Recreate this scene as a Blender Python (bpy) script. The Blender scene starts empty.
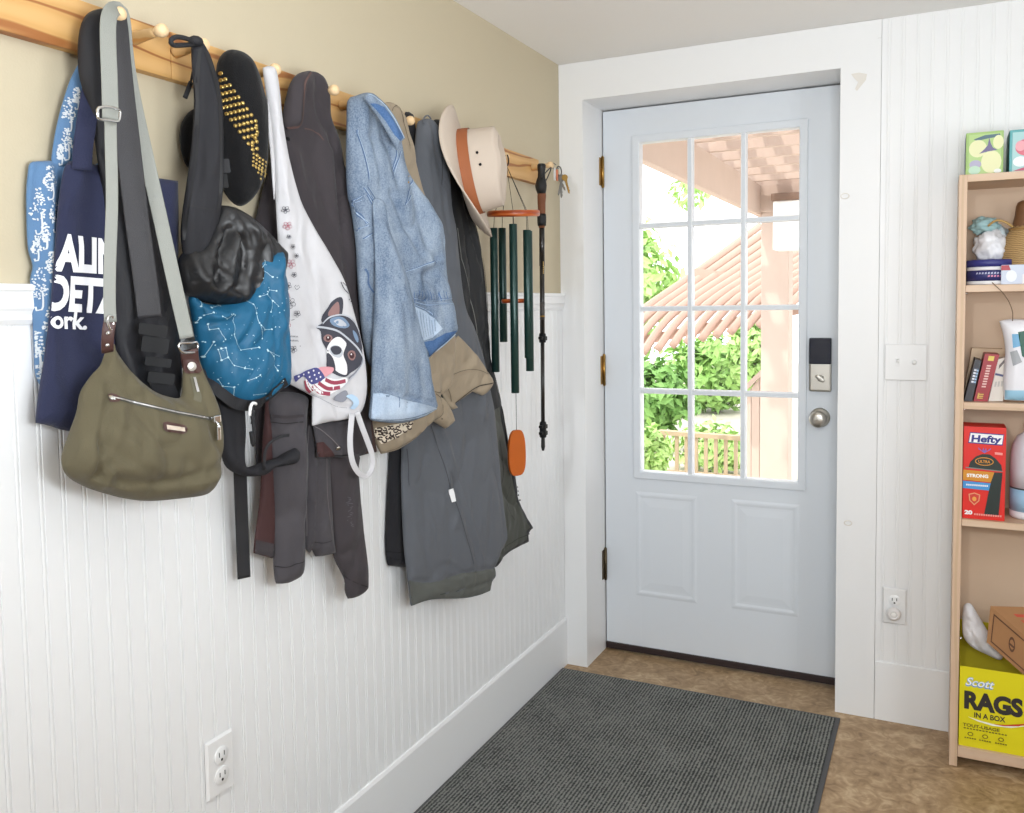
import bpy, bmesh, math, random
import numpy as np
from mathutils import Vector, Matrix, noise
from mathutils.geometry import delaunay_2d_cdt
random.seed(7)
SC = bpy.context.scene
COL = SC.collection
PI = math.pi

# ------------------------------------------------------------------ camera (solved from the room's lines)
F_PX, CX, CY = 878.3335, 512.0, 360.2963
YAW, PIT, ROL = -0.4535, -0.0618, -0.0139
CAM = np.array([1.2323, -2.9364, 1.3251])
_d = np.array([math.sin(YAW)*math.cos(PIT), math.cos(YAW)*math.cos(PIT), math.sin(PIT)])
_r = np.array([math.cos(YAW), -math.sin(YAW), 0.0])
_u = np.cross(_r, _d)
R2 = math.cos(ROL)*_r + math.sin(ROL)*_u
U2 = math.cos(ROL)*_u - math.sin(ROL)*_r

def ray(a, b):
    return _d + R2*(a-CX)/F_PX - U2*(b-CY)/F_PX
def on(ax, val, a, b):                    # where a line of sight meets the plane axis = val
    q = ray(a, b)
    return CAM + q*((val-CAM[ax])/q[ax])
def WL(a, b, x=0.0): return Vector(on(0, x, a, b))
def WB(a, b, y=0.0): return Vector(on(1, y, a, b))
def FL(a, b, z=0.0): return Vector(on(2, z, a, b))
def project(P):
    v = np.array(P)-CAM
    z = v@_d
    return np.array([CX+F_PX*(v@R2)/z, CY-F_PX*(v@U2)/z])

cam = bpy.data.cameras.new('camera')
co = bpy.data.objects.new('camera', cam); COL.objects.link(co)
M3 = Matrix((R2, U2, -_d)).transposed().to_4x4()
M3.translation = Vector(CAM)
co.matrix_world = M3
cam.sensor_width = 36; cam.sensor_fit = 'HORIZONTAL'
cam.lens = F_PX*36/1024
cam.shift_y = -(406.5-CY)/1024
cam.clip_start = .02
SC.camera = co

# ------------------------------------------------------------------ materials
def lin(c):
    return c/12.92 if c <= .04045 else ((c+.055)/1.055)**2.4
def rgb(r, g, b):
    return (lin(r/255), lin(g/255), lin(b/255), 1)

def base_mat(name):
    m = bpy.data.materials.new(name); m.use_nodes = True
    nt = m.node_tree
    return m, nt, nt.nodes['Principled BSDF']

def mat(name, c, rough=.6, metal=0, bump=0, bscale=200, var=0, vscale=8, spec=.5, stretch=(1, 1, 1), sheen=0, wrink=None):
    """plain paint / plastic / cloth: colour with a little noise and a fine bump"""
    m, nt, b = base_mat(name)
    b.inputs['Roughness'].default_value = rough
    b.inputs['Metallic'].default_value = metal
    b.inputs['Specular IOR Level'].default_value = spec
    if sheen: b.inputs['Sheen Weight'].default_value = sheen
    tc = nt.nodes.new('ShaderNodeTexCoord')
    mp = nt.nodes.new('ShaderNodeMapping'); mp.inputs['Scale'].default_value = stretch
    nt.links.new(tc.outputs['Object'], mp.inputs['Vector'])
    if var:
        n = nt.nodes.new('ShaderNodeTexNoise'); n.inputs['Scale'].default_value = vscale; n.inputs['Detail'].default_value = 9; n.inputs['Roughness'].default_value = .68
        nt.links.new(mp.outputs[0], n.inputs['Vector'])
        mx = nt.nodes.new('ShaderNodeMix'); mx.data_type = 'RGBA'
        mx.inputs['A'].default_value = tuple(max(0, v*(1-var)) for v in c[:3])+(1,)
        mx.inputs['B'].default_value = tuple(min(1, v*(1+var)) for v in c[:3])+(1,)
        nt.links.new(n.outputs['Fac'], mx.inputs['Factor'])
        nt.links.new(mx.outputs['Result'], b.inputs['Base Color'])
    else:
        b.inputs['Base Color'].default_value = c
    if bump:
        n2 = nt.nodes.new('ShaderNodeTexNoise'); n2.inputs['Scale'].default_value = bscale; n2.inputs['Detail'].default_value = 3
        nt.links.new(mp.outputs[0], n2.inputs['Vector'])
        bp = nt.nodes.new('ShaderNodeBump'); bp.inputs['Strength'].default_value = bump; bp.inputs['Distance'].default_value = .002
        nt.links.new(n2.outputs['Fac'], bp.inputs['Height'])
        if wrink:                     # soft creases
            ws, wd_ = wrink
            mp2 = nt.nodes.new('ShaderNodeMapping'); mp2.inputs['Scale'].default_value = (1, 1, .45); mp2.inputs['Rotation'].default_value = (.35, 0, 0)
            nt.links.new(tc.outputs['Object'], mp2.inputs['Vector'])
            n3 = nt.nodes.new('ShaderNodeTexNoise'); n3.noise_type = 'RIDGED_MULTIFRACTAL'; n3.inputs['Scale'].default_value = ws; n3.inputs['Detail'].default_value = 2; n3.inputs['Distortion'].default_value = .7
            nt.links.new(mp2.outputs[0], n3.inputs['Vector'])
            b2 = nt.nodes.new('ShaderNodeBump'); b2.inputs['Strength'].default_value = .55; b2.inputs['Distance'].default_value = wd_
            nt.links.new(n3.outputs['Fac'], b2.inputs['Height']); nt.links.new(b2.outputs['Normal'], bp.inputs['Normal'])
        nt.links.new(bp.outputs['Normal'], b.inputs['Normal'])
    return m

def ramp_mat(name, stops, scale=4, detail=6, rough=.6, stretch=(1, 1, 1), dist=0, wave=None, bump=0, bscale=100, spec=.5):
    m, nt, b = base_mat(name)
    b.inputs['Roughness'].default_value = rough
    b.inputs['Specular IOR Level'].default_value = spec
    tc = nt.nodes.new('ShaderNodeTexCoord')
    mp = nt.nodes.new('ShaderNodeMapping'); mp.inputs['Scale'].default_value = stretch
    nt.links.new(tc.outputs['Object'], mp.inputs['Vector'])
    if wave:
        n = nt.nodes.new('ShaderNodeTexWave'); n.bands_direction = wave
        n.inputs['Detail'].default_value = 3; n.inputs['Distortion'].default_value = dist; n.inputs['Detail Scale'].default_value = 1.2
        out = n.outputs['Fac']
    else:
        n = nt.nodes.new('ShaderNodeTexNoise'); n.inputs['Detail'].default_value = detail; n.inputs['Distortion'].default_value = dist
        out = n.outputs['Fac']
    n.inputs['Scale'].default_value = scale
    nt.links.new(mp.outputs[0], n.inputs['Vector'])
    r = nt.nodes.new('ShaderNodeValToRGB')
    el = r.color_ramp.elements
    while len(el) < len(stops): el.new(.5)
    for e, (p, c) in zip(el, stops): e.position = p; e.color = c
    nt.links.new(out, r.inputs['Fac'])
    nt.links.new(r.outputs['Color'], b.inputs['Base Color'])
    if bump:
        n2 = nt.nodes.new('ShaderNodeTexNoise'); n2.inputs['Scale'].default_value = bscale
        nt.links.new(tc.outputs['Object'], n2.inputs['Vector'])
        bp = nt.nodes.new('ShaderNodeBump'); bp.inputs['Strength'].default_value = bump; bp.inputs['Distance'].default_value = .002
        nt.links.new(n2.outputs['Fac'], bp.inputs['Height']); nt.links.new(bp.outputs['Normal'], b.inputs['Normal'])
    return m

def glass_mat(name):
    m = bpy.data.materials.new(name); m.use_nodes = True
    nt = m.node_tree; nt.nodes.clear()
    o = nt.nodes.new('ShaderNodeOutputMaterial'); t = nt.nodes.new('ShaderNodeBsdfTransparent')
    g = nt.nodes.new('ShaderNodeBsdfGlossy'); g.inputs['Roughness'].default_value = .02
    f = nt.nodes.new('ShaderNodeFresnel'); f.inputs['IOR'].default_value = 1.45
    x = nt.nodes.new('ShaderNodeMixShader')
    nt.links.new(f.outputs[0], x.inputs[0]); nt.links.new(t.outputs[0], x.inputs[1]); nt.links.new(g.outputs[0], x.inputs[2])
    nt.links.new(x.outputs[0], o.inputs['Surface'])
    return m

def emit_mat(name, c, s):
    m, nt, b = base_mat(name)
    b.inputs['Base Color'].default_value = c
    b.inputs['Emission Color'].default_value = c; b.inputs['Emission Strength'].default_value = s
    return m

# ------------------------------------------------------------------ objects
def tag(o, label, cat, group=None, kind=None):
    if label: o['label'] = label
    if cat: o['category'] = cat
    if group: o['group'] = group
    if kind: o['kind'] = kind
    return o
def thing(name, label, cat, loc=(0, 0, 0), group=None):
    o = bpy.data.objects.new(name, None); COL.objects.link(o)
    o.location = loc; o.empty_display_size = .05
    return tag(o, label, cat, group)

class MB:
    """collects shapes in world coordinates, then links them as ONE mesh object"""
    def __init__(s): s.bm = bmesh.new(); s.mats = []
    def mi(s, m):
        if m not in s.mats: s.mats.append(m)
        return s.mats.index(m)
    def _set(s, faces, m, smooth=False):
        i = s.mi(m)
        for f in faces: f.material_index = i; f.smooth = smooth
    def box(s, lo, hi, m, bev=0, rot=None, piv=None):
        lo, hi = Vector(lo), Vector(hi)
        c = (lo+hi)/2; d = hi-lo
        r = bmesh.ops.create_cube(s.bm, size=1)
        vs = r['verts']
        for v in vs: v.co = Vector((v.co.x*d.x, v.co.y*d.y, v.co.z*d.z))+c
        if rot is not None:
            p = Vector(piv) if piv is not None else c
            for v in vs: v.co = rot @ (v.co-p) + p
        fs = list({f for v in vs for f in v.link_faces})
        if bev:
            es = list({e for v in vs for e in v.link_edges})
            rr = bmesh.ops.bevel(s.bm, geom=es, offset=bev, segments=2, affect='EDGES', profile=.6)
            fs = list({f for f in rr['faces']} | {f for f in fs if f.is_valid})
        s._set(fs, m)
        return s
    def tube(s, pts, rad, m, seg=10, cap=True, closed=False, flat=None, nrm=None):
        """sweep a circle (or an ellipse/rounded strap: flat=(half width, half thickness)) along pts; nrm = the strap's facing direction"""
        pts = [Vector(p) for p in pts]; n = len(pts)
        rads = rad if isinstance(rad, (list, tuple)) else [rad]*n
        rings = []; up = None
        for i, p in enumerate(pts):
            if closed: t = pts[(i+1) % n]-pts[i-1]
            else: t = pts[min(i+1, n-1)]-pts[max(i-1, 0)]
            if t.length < 1e-9: t = Vector((0, 0, 1))
            t.normalize()
            if nrm is not None:
                nn = Vector(nrm[i]) if isinstance(nrm, list) else Vector(nrm)
                b = t.cross(nn)
                if b.length < 1e-6: b = t.orthogonal()
                b.normalize(); a = b.cross(t).normalized()
            else:
                if up is None: up = t.orthogonal().normalized()
                up = (up - t*up.dot(t))
                if up.length < 1e-6: up = t.orthogonal()
                up.normalize(); a = up; b = t.cross(a)
            ring = []
            for k in range(seg):
                ang = 2*PI*k/seg+PI/seg
                ca, sa = math.cos(ang), math.sin(ang)
                if flat is not None:
                    hw, ht = flat[i] if isinstance(flat, list) else flat
                    px = hw*math.copysign(abs(ca)**.35, ca); py = ht*math.copysign(abs(sa)**.6, sa)
                    q = p+b*px+a*py
                else:
                    q = p+(a*ca+b*sa)*rads[i]
                ring.append(s.bm.verts.new(q))
            rings.append(ring)
        fs = []
        for i in range(n if closed else n-1):
            A, B = rings[i], rings[(i+1) % n]
            for k in range(seg):
                try: fs.append(s.bm.faces.new((A[k], A[(k+1) % seg], B[(k+1) % seg], B[k])))
                except ValueError: pass
        if cap and not closed:
            for rg, fl in ((rings[0], True), (rings[-1], False)):
                try: fs.append(s.bm.faces.new(rg[::-1] if fl else rg))
                except ValueError: pass
        s._set(fs, m, True)
        return s
    def lathe(s, prof, m, origin=(0, 0, 0), axis=(0, 0, 1), seg=24, fn=None, smooth=True):
        """prof: (radius, height) pairs turned about an axis"""
        q = Vector((0, 0, 1)).rotation_difference(Vector(axis)).to_matrix()
        o = Vector(origin); rings = []
        for r, h in prof:
            ring = []
            for k in range(seg):
                a = 2*PI*k/seg
                p = Vector((r*math.cos(a), r*math.sin(a), h))
                if fn: p = Vector(fn(p, a))
                ring.append(s.bm.verts.new(o+q@p))
            rings.append(ring)
        fs = []
        for A, B in zip(rings, rings[1:]):
            for k in range(seg):
                fs.append(s.bm.faces.new((A[k], A[(k+1) % seg], B[(k+1) % seg], B[k])))
        if prof[0][0] > 1e-5: fs.append(s.bm.faces.new(rings[0][::-1]))
        if prof[-1][0] > 1e-5: fs.append(s.bm.faces.new(rings[-1]))
        s._set(fs, m, smooth)
        return s
    def poly(s, pts, m, thick=None, smooth=False):
        """flat polygon, or a prism of it when thick (a vector) is given"""
        a = [s.bm.verts.new(p) for p in pts]
        fs = [s.bm.faces.new(a)]
        if thick is not None:
            b = [s.bm.verts.new(Vector(p)+Vector(thick)) for p in pts]
            fs.append(s.bm.faces.new(b[::-1]))
            n = len(a)
            for i in range(n): fs.append(s.bm.faces.new((a[i], b[i], b[(i+1) % n], a[(i+1) % n])))
        s._set(fs, m, smooth)
        return s
    def ball(s, c, r, m, sub=2, scale=(1, 1, 1)):
        rr = bmesh.ops.create_icosphere(s.bm, subdivisions=sub, radius=r)
        for v in rr['verts']: v.co = Vector((v.co.x*scale[0], v.co.y*scale[1], v.co.z*scale[2]))+Vector(c)
        s._set({f for v in rr['verts'] for f in v.link_faces}, m, True)
        return s
    def into(s, o):
        """surface pattern: joins the mesh of the part it lies on"""
        me = o.data; off = len(me.materials)
        for m in s.mats: me.materials.append(m)
        for f in s.bm.faces: f.material_index += off
        s.bm.from_mesh(me); s.bm.to_mesh(me); s.bm.free()
        return o
    def build(s, name, parent=None, label=None, norm=True, kind=None):
        if norm: bmesh.ops.recalc_face_normals(s.bm, faces=s.bm.faces)
        me = bpy.data.meshes.new(name); s.bm.to_mesh(me); s.bm.free()
        for m in s.mats: me.materials.append(m)
        o = bpy.data.objects.new(name, me); COL.objects.link(o)
        if parent is not None:
            o.parent = parent
            o.matrix_parent_inverse = Matrix.Translation(-Vector(parent.location))
        if label: o['label'] = label
        if kind: o['kind'] = kind
        return o

def cr(pts, step, closed=False):
    """Catmull-Rom through points of any dimension; a point marked as corner stays sharp. pts: list of (vec, corner)"""
    n = len(pts); out = []
    P = [np.array(p[0], float) for p in pts]; Cn = [p[1] for p in pts]
    rng = range(n) if closed else range(n-1)
    for i in rng:
        p1, p2 = P[i], P[(i+1) % n]
        p0 = P[i-1] if (closed or i > 0) else p1
        p3 = P[(i+2) % n] if (closed or i+2 < n) else p2
        if Cn[i]: p0 = p1
        if Cn[(i+1) % n]: p3 = p2
        L = np.linalg.norm(p2-p1)
        k = max(1, int(math.ceil(L/step)))
        for j in range(k):
            t = j/k
            out.append(.5*((2*p1)+(-p0+p2)*t+(2*p0-5*p1+4*p2-p3)*t*t+(-p0+3*p1-3*p2+p3)*t**3))
    if not closed: out.append(P[-1])
    return out
def smooth3(pts, step=.01, closed=False):
    return [Vector(p) for p in cr([(tuple(p), 0) for p in pts], step, closed)]
def zoom(x0, y0, k, pts):                 # coordinates read in an enlarged crop back to the full frame
    return [((p[0]/k+x0), (p[1]/k+y0))+tuple(p[2:]) for p in pts]

# ------------------------------------------------------------------ cloth: an outline on its own plane, puffed and folded
def seg_dist(P, poly, closed=True):
    A = np.array(poly); B = np.roll(A, -1, 0) if closed else A[1:]
    if not closed: A = A[:-1]
    best = np.full(len(P), 1e9)
    for a, b in zip(A, B):
        ab = b-a; L = ab@ab
        if L < 1e-14: continue
        t = np.clip(((P-a)@ab)/L, 0, 1)
        q = a+t[:, None]*ab
        best = np.minimum(best, np.hypot(*(P-q).T))
    return best
def inside(P, poly):
    A = np.array(poly); B = np.roll(A, -1, 0)
    c = np.zeros(len(P), bool)
    for (x1, y1), (x2, y2) in zip(A, B):
        if y1 == y2: continue
        c ^= ((y1 > P[:, 1]) != (y2 > P[:, 1])) & (P[:, 0] < (x2-x1)*(P[:, 1]-y1)/(y2-y1)+x1)
    return c

class Sheet:
    def __init__(s, outline, ref, x0, yaw=0, tilt=0, T=.02, r=.03, back=.006, res=.009, folds=(), nz=.003, nscale=(14, 4), seed=0, smooth=True, wr=None):
        yaw, tilt = math.radians(yaw), math.radians(tilt)
        s.O = np.array(WL(ref[0], ref[1], x0))
        s.t = np.array([math.sin(yaw), math.cos(yaw), 0])
        n0 = np.array([math.cos(yaw), -math.sin(yaw), 0])
        z = np.array([0, 0, 1.0])
        s.up = math.cos(tilt)*z-math.sin(tilt)*n0       # tilt > 0: the bottom stands further out than the top
        s.n = math.cos(tilt)*n0+math.sin(tilt)*z
        s.T, s.r, s.back, s.res, s.nz, s.ns, s.seed = T, r, back, res, nz, nscale, seed
        loc = [(tuple(s.plane(p[0], p[1])), len(p) > 2 or not smooth) for p in outline]
        pl = cr(loc, res, True)
        s.B = np.array(pl)
        s.folds = []
        for fd in folds:
            line, amp, w = fd[:3]
            q = [s.plane(*p) for p in line]
            if len(q) > 2: q = cr([(tuple(a), 0) for a in q], .012)
            s.folds.append((np.array(q), amp, w))
        s.Tc = None; s.wr = wr
        if isinstance(T, list):
            s.Tc = [(s.plane(*p), v) for p, v in T]
    def plane(s, a, b, h=0.0):
        q = ray(a, b)
        o = s.O+s.n*h
        k = ((o-CAM)@s.n)/(q@s.n)
        P = CAM+q*k-o
        return np.array([P@s.t, P@s.up])
    def h(s, P):
        P = np.atleast_2d(np.array(P, float))
        d = seg_dist(P, s.B)
        e = np.clip(d/s.r, 0, 1)
        prof = np.sqrt(np.maximum(0, 1-(1-e)**2))
        if s.Tc:
            num = np.zeros(len(P)); den = np.zeros(len(P))
            for c, v in s.Tc:
                w = 1/(((P-c)**2).sum(1)+.0006); num += w*v; den += w
            T = num/den
        else: T = s.T
        g = np.zeros(len(P))
        for q, amp, w in s.folds:
            dd = seg_dist(P, q, False)
            g += amp*np.exp(-(dd/w)**2)
        if s.nz:
            g += s.nz*np.array([noise.fractal(Vector((p[0]*s.ns[0]+s.seed*3.7, p[1]*s.ns[1]+s.seed, s.seed*1.3)), 1.0, 2.0, 3) for p in P])
        if s.wr:
            amp, fs, fz, rot = s.wr
            c, si = math.cos(rot), math.sin(rot)
            for i, p in enumerate(P):
                a, b_ = (p[0]*c+p[1]*si)*fs, (-p[0]*si+p[1]*c)*fz
                v = 1-abs(noise.noise(Vector((a+s.seed, b_, 2.7+s.seed))))
                v2 = 1-abs(noise.noise(Vector((a*2.1-s.seed, b_*1.7, 7.1))))
                g[i] -= amp*(v**7+.5*v2**7)
        return prof*(T+g)
    def at(s, p, h):                      # local (s, z, h) -> world
        return Vector(s.O+s.t*p[0]+s.up*p[1]+s.n*h)
    def loc(s, a, b):                     # pixel -> local point on the front surface
        p = s.plane(a, b)
        for _ in range(3):
            p = s.plane(a, b, float(s.h(p)[0]))
        return p
    def P(s, a, b, eps=.002):
        p = s.loc(a, b)
        return s.at(p, float(s.h(p)[0])+eps)
    def path(s, px, eps=.002, step=.008):
        q = [s.loc(*p[:2]) for p in px]
        q = cr([(tuple(a), len(px[i]) > 2) for i, a in enumerate(q)], step)
        hs = s.h(np.array(q))
        return [s.at(p, hh+eps) for p, hh in zip(q, hs)]
    def mesh(s, name, m, parent=None, label=None, mfun=None):
        lo, hi = s.B.min(0), s.B.max(0)
        r = s.res
        g = []
        j = 0; y = lo[1]
        while y < hi[1]:
            x = lo[0]+(r/2 if j % 2 else 0)
            while x < hi[0]: g.append((x, y)); x += r
            y += r*.87; j += 1
        g = np.array(g)
        g = g[inside(g, s.B)]
        ext = []
        A, Bn = s.B, np.roll(s.B, -1, 0)
        nx = np.roll(s.B, -1, 0)-np.roll(s.B, 1, 0); nx /= np.maximum(np.hypot(*nx.T), 1e-9)[:, None]
        area2 = np.sum(A[:, 0]*Bn[:, 1]-Bn[:, 0]*A[:, 1])
        nin = np.stack([-nx[:, 1], nx[:, 0]], 1)*(1 if area2 > 0 else -1)
        lim = r*.55
        for kf in (.05, .2, .5):
            off = min(kf*s.r, .012)
            q = s.B+nin*off
            q = q[inside(q, s.B)]
            q = q[seg_dist(q, s.B) > off*.93]
            ext.append(q); lim = max(lim, off+r*.5)
        g = g[seg_dist(g, s.B) > lim] if len(g) else g
        g = np.concatenate([g]+ext)
        nb = len(s.B)
        vs = [Vector(p) for p in s.B]+[Vector(p) for p in g]
        ov, oe, of, _, _, _ = delaunay_2d_cdt(vs, [(i, (i+1) % nb) for i in range(nb)], [], 0, 1e-7)
        Q = np.array([(v.x, v.y) for v in ov])
        cen = np.array([Q[list(f)].mean(0) for f in of])
        keep = inside(cen, s.B)
        of = [f for f, k in zip(of, keep) if k]
        hh = s.h(Q)
        dB = seg_dist(Q, s.B)
        edge = dB < 1e-5
        bm = bmesh.new()
        fv = [bm.verts.new(s.at(p, a)) for p, a in zip(Q, hh)]
        e2 = np.clip(dB/max(s.r, 1e-4), 0, 1)
        bk = s.back*np.sqrt(np.maximum(0, 1-(1-e2)**2))
        bv = [fv[i] if edge[i] else bm.verts.new(s.at(Q[i], -bk[i])) for i in range(len(Q))]
        for f in of:
            try:
                ff = bm.faces.new([fv[i] for i in f]); ff.smooth = True
                if mfun: ff.material_index = mfun(Q[list(f)].mean(0))
            except ValueError: pass
            try:
                ff = bm.faces.new([bv[i] for i in f][::-1]); ff.smooth = True
                if mfun: ff.material_index = mfun(Q[list(f)].mean(0))
            except ValueError: pass
        bmesh.ops.delete(bm, geom=[v for v in bm.verts if not v.link_faces], context='VERTS')
        bmesh.ops.recalc_face_normals(bm, faces=bm.faces)
        me = bpy.data.meshes.new(name); bm.to_mesh(me); bm.free()
        for mm in (m if isinstance(m, list) else [m]): me.materials.append(mm)
        o = bpy.data.objects.new(name, me); COL.objects.link(o)
        if parent is not None:
            o.parent = parent; o.matrix_parent_inverse = Matrix.Translation(-Vector(parent.location))
        if label: o['label'] = label
        return o
    # ---- things lying on the surface
    def patch(s, mb, px, m, eps=.0015, res=.006, smooth=False, local=False):
        """a polygon of print / patch laid on the cloth"""
        L = [np.array(p[:2], float) for p in px] if local else [s.loc(*p[:2]) for p in px]
        B = np.array(cr([(tuple(a), (not smooth) or len(px[i]) > 2) for i, a in enumerate(L)], res, True))
        lo, hi = B.min(0), B.max(0)
        g = np.array([(x, y) for y in np.arange(lo[1], hi[1], res) for x in np.arange(lo[0], hi[0], res)] or [(9, 9)])
        g = g[inside(g, B)]
        if len(g): g = g[seg_dist(g, B) > res*.4]
        nb = len(B)
        vs = [Vector(p) for p in B]+[Vector(p) for p in g]
        ov, oe, of, _, _, _ = delaunay_2d_cdt(vs, [(i, (i+1) % nb) for i in range(nb)], [], 0, 1e-7)
        Q = np.array([(v.x, v.y) for v in ov])
        hh = s.h(Q)+eps
        V = [mb.bm.verts.new(s.at(p, a)) for p, a in zip(Q, hh)]
        fs = []
        for f in of:
            if inside(Q[list(f)].mean(0)[None], B)[0]:
                try: fs.append(mb.bm.faces.new([V[i] for i in f]))
                except ValueError: pass
        mb._set(fs, m, True)
    def line(s, mb, px, w, m, eps=.0015, step=.006, local=False, smooth=True):
        q = [np.array(p[:2], float) for p in px] if local else [s.loc(*p[:2]) for p in px]
        q = np.array(cr([(tuple(a), (not smooth) or len(px[i]) > 2) for i, a in enumerate(q)], step))
        t = np.gradient(q, axis=0) if len(q) > 1 else np.zeros_like(q)
        t /= np.maximum(np.hypot(*t.T), 1e-9)[:, None]
        nn = np.stack([-t[:, 1], t[:, 0]], 1)
        A, B = q+nn*w/2, q-nn*w/2
        ha, hb = s.h(A)+eps, s.h(B)+eps
        va = [mb.bm.verts.new(s.at(p, a)) for p, a in zip(A, ha)]
        vb = [mb.bm.verts.new(s.at(p, a)) for p, a in zip(B, hb)]
        fs = [mb.bm.faces.new((va[i], va[i+1], vb[i+1], vb[i])) for i in range(len(q)-1)]
        mb._set(fs, m, True)
    def dots(s, mb, pts, rad, m, eps=.0015, seg=6, local=False, dome=0):
        L = np.array([p[:2] for p in pts]) if local else np.array([s.loc(*p[:2]) for p in pts])
        for i, c in enumerate(L):
            r = rad[i] if isinstance(rad, list) else rad
            ring = np.array([c+r*np.array([math.cos(2*PI*k/seg), math.sin(2*PI*k/seg)]) for k in range(seg)])
            hh = s.h(ring)+eps
            V = [mb.bm.verts.new(s.at(p, a)) for p, a in zip(ring, hh)]
            if dome:
                ring2 = c+(ring-c)*.62
                V2 = [mb.bm.verts.new(s.at(p, a+dome*.75)) for p, a in zip(ring2, s.h(ring2)+eps)]
                top = mb.bm.verts.new(s.at(c, float(s.h(c)[0])+eps+dome))
                fs = [mb.bm.faces.new((V[k], V[(k+1) % seg], V2[(k+1) % seg], V2[k])) for k in range(seg)]
                fs += [mb.bm.faces.new((V2[k], V2[(k+1) % seg], top)) for k in range(seg)]
            else:
                fs = [mb.bm.faces.new(V)]
            mb._set(fs, m, bool(dome))
    def inB(s, p):
        return bool(inside(np.array([p]), s.B)[0])

_tx = {}
def text_tris(body, bold=.0, spacing=1.0):
    """letter shapes as flat triangles (x, y), cap height about 0.7 for size 1"""
    key = (body, bold, spacing)
    if key in _tx: return _tx[key]
    cu = bpy.data.curves.new('lettering', 'FONT'); cu.body = body; cu.offset = bold; cu.space_character = spacing
    cu.resolution_u = 4
    o = bpy.data.objects.new('lettering', cu)
    COL.objects.link(o)
    dg = bpy.context.evaluated_depsgraph_get(); dg.update()
    me = bpy.data.meshes.new_from_object(o.evaluated_get(dg))
    bm = bmesh.new(); bm.from_mesh(me)
    bmesh.ops.triangulate(bm, faces=bm.faces)
    bpy.data.objects.remove(o); bpy.data.curves.remove(cu); bpy.data.meshes.remove(me)
    V = np.array([(v.co.x, v.co.y) for v in bm.verts]); Fc = [[v.index for v in f.verts] for f in bm.faces]
    bm.free()
    if len(V):
        V[:, 0] -= V[:, 0].min()
    _tx[key] = (V, Fc)
    return V, Fc
def text_quad(mb, body, fn, m, bold=.01, w=None):
    """lay lettering through fn(x in 0..1 across the word, y in 0..1 up the cap height) -> world point"""
    V, Fc = text_tris(body, bold)
    W = V[:, 0].max(); H = .73
    vs = [mb.bm.verts.new(fn(x/W, y/H)) for x, y in V]
    fs = []
    for f in Fc:
        try: fs.append(mb.bm.faces.new([vs[i] for i in f]))
        except ValueError: pass
    mb._set(fs, m)
# ------------------------------------------------------------------ shared materials
WHITE = mat('white_paint', rgb(239, 240, 241), .42, bump=.05, bscale=60)
WHITE_TRIM = mat('white_trim_paint', rgb(238, 238, 238), .4, bump=.04, bscale=40)
DOORW = mat('door_paint', rgb(222, 227, 233), .38)
BEIGE = mat('beige_wall_paint', rgb(198, 186, 160), .75, bump=.12, bscale=220, var=.02, vscale=3)
CEIL = mat('ceiling_paint', rgb(243, 241, 238), .85, bump=.05, bscale=300)
BLACK = mat('black_webbing', rgb(30, 30, 34), .7, bump=.4, bscale=700)
STEEL = mat('brushed_nickel', rgb(190, 186, 178), .32, metal=1)
CHROME = mat('chrome', rgb(215, 215, 215), .16, metal=1)
BRASS = mat('antique_brass', rgb(170, 135, 75), .35, metal=1)
BLKPL = mat('black_plastic', rgb(20, 20, 22), .55, spec=.2)
BROWNL = mat('brown_leather', rgb(74, 48, 44), .5, bump=.2, bscale=300)
WHITEPL = mat('white_plastic', rgb(236, 236, 236), .3)
H = 2.1774
XJ, XR, XB = .0905, .9454, 1.0628          # jamb, jamb, end of the flat boards
DY, ZT = .198, 2.045                       # door face depth, head of the opening
WZ = 1.3677                                # top of the wainscot cap

# ------------------------------------------------------------------ room
def floor_mat():
    m, nt, b = base_mat('mottled_floor')
    tc = nt.nodes.new('ShaderNodeTexCoord')
    n = nt.nodes.new('ShaderNodeTexNoise'); n.inputs['Scale'].default_value = 5.5; n.inputs['Detail'].default_value = 8; n.inputs['Distortion'].default_value = 1.6; n.inputs['Roughness'].default_value = .62
    n2 = nt.nodes.new('ShaderNodeTexNoise'); n2.inputs['Scale'].default_value = 22; n2.inputs['Detail'].default_value = 6; n2.inputs['Distortion'].default_value = 2.2
    for k in (n, n2): nt.links.new(tc.outputs['Object'], k.inputs['Vector'])
    ad = nt.nodes.new('ShaderNodeMix'); ad.data_type = 'FLOAT'; ad.inputs['Factor'].default_value = .45
    nt.links.new(n.outputs['Fac'], ad.inputs['A']); nt.links.new(n2.outputs['Fac'], ad.inputs['B'])
    r = nt.nodes.new('ShaderNodeValToRGB'); el = r.color_ramp.elements
    for _ in range(2): el.new(.5)
    for e, (p, c) in zip(el, [(.34, rgb(122, 95, 64)), (.46, rgb(154, 125, 90)), (.54, rgb(172, 143, 108)), (.66, rgb(200, 174, 138))]): e.position = p; e.color = c
    nt.links.new(ad.outputs['Result'], r.inputs['Fac']); nt.links.new(r.outputs['Color'], b.inputs['Base Color'])
    b.inputs['Roughness'].default_value = .45
    return m
FLOORM = floor_mat()
MB().box((-.2, -4.6, -.1), (3.0, .26, 0), FLOORM).build('floor', kind='structure')
MB().box((-.2, -4.6, H), (3.0, .3, H+.15), CEIL).build('ceiling', kind='structure')
MB().box((-.2, -4.6, 0), (0, .3, H), BEIGE).build('wall_left', kind='structure')
MB().box((2.6, -4.6, 0), (2.8, .3, H), WHITE).build('wall_right', kind='structure')
MB().box((0, -4.6, 0), (2.6, -4.4, H), WHITE).build('wall_front', kind='structure')
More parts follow.
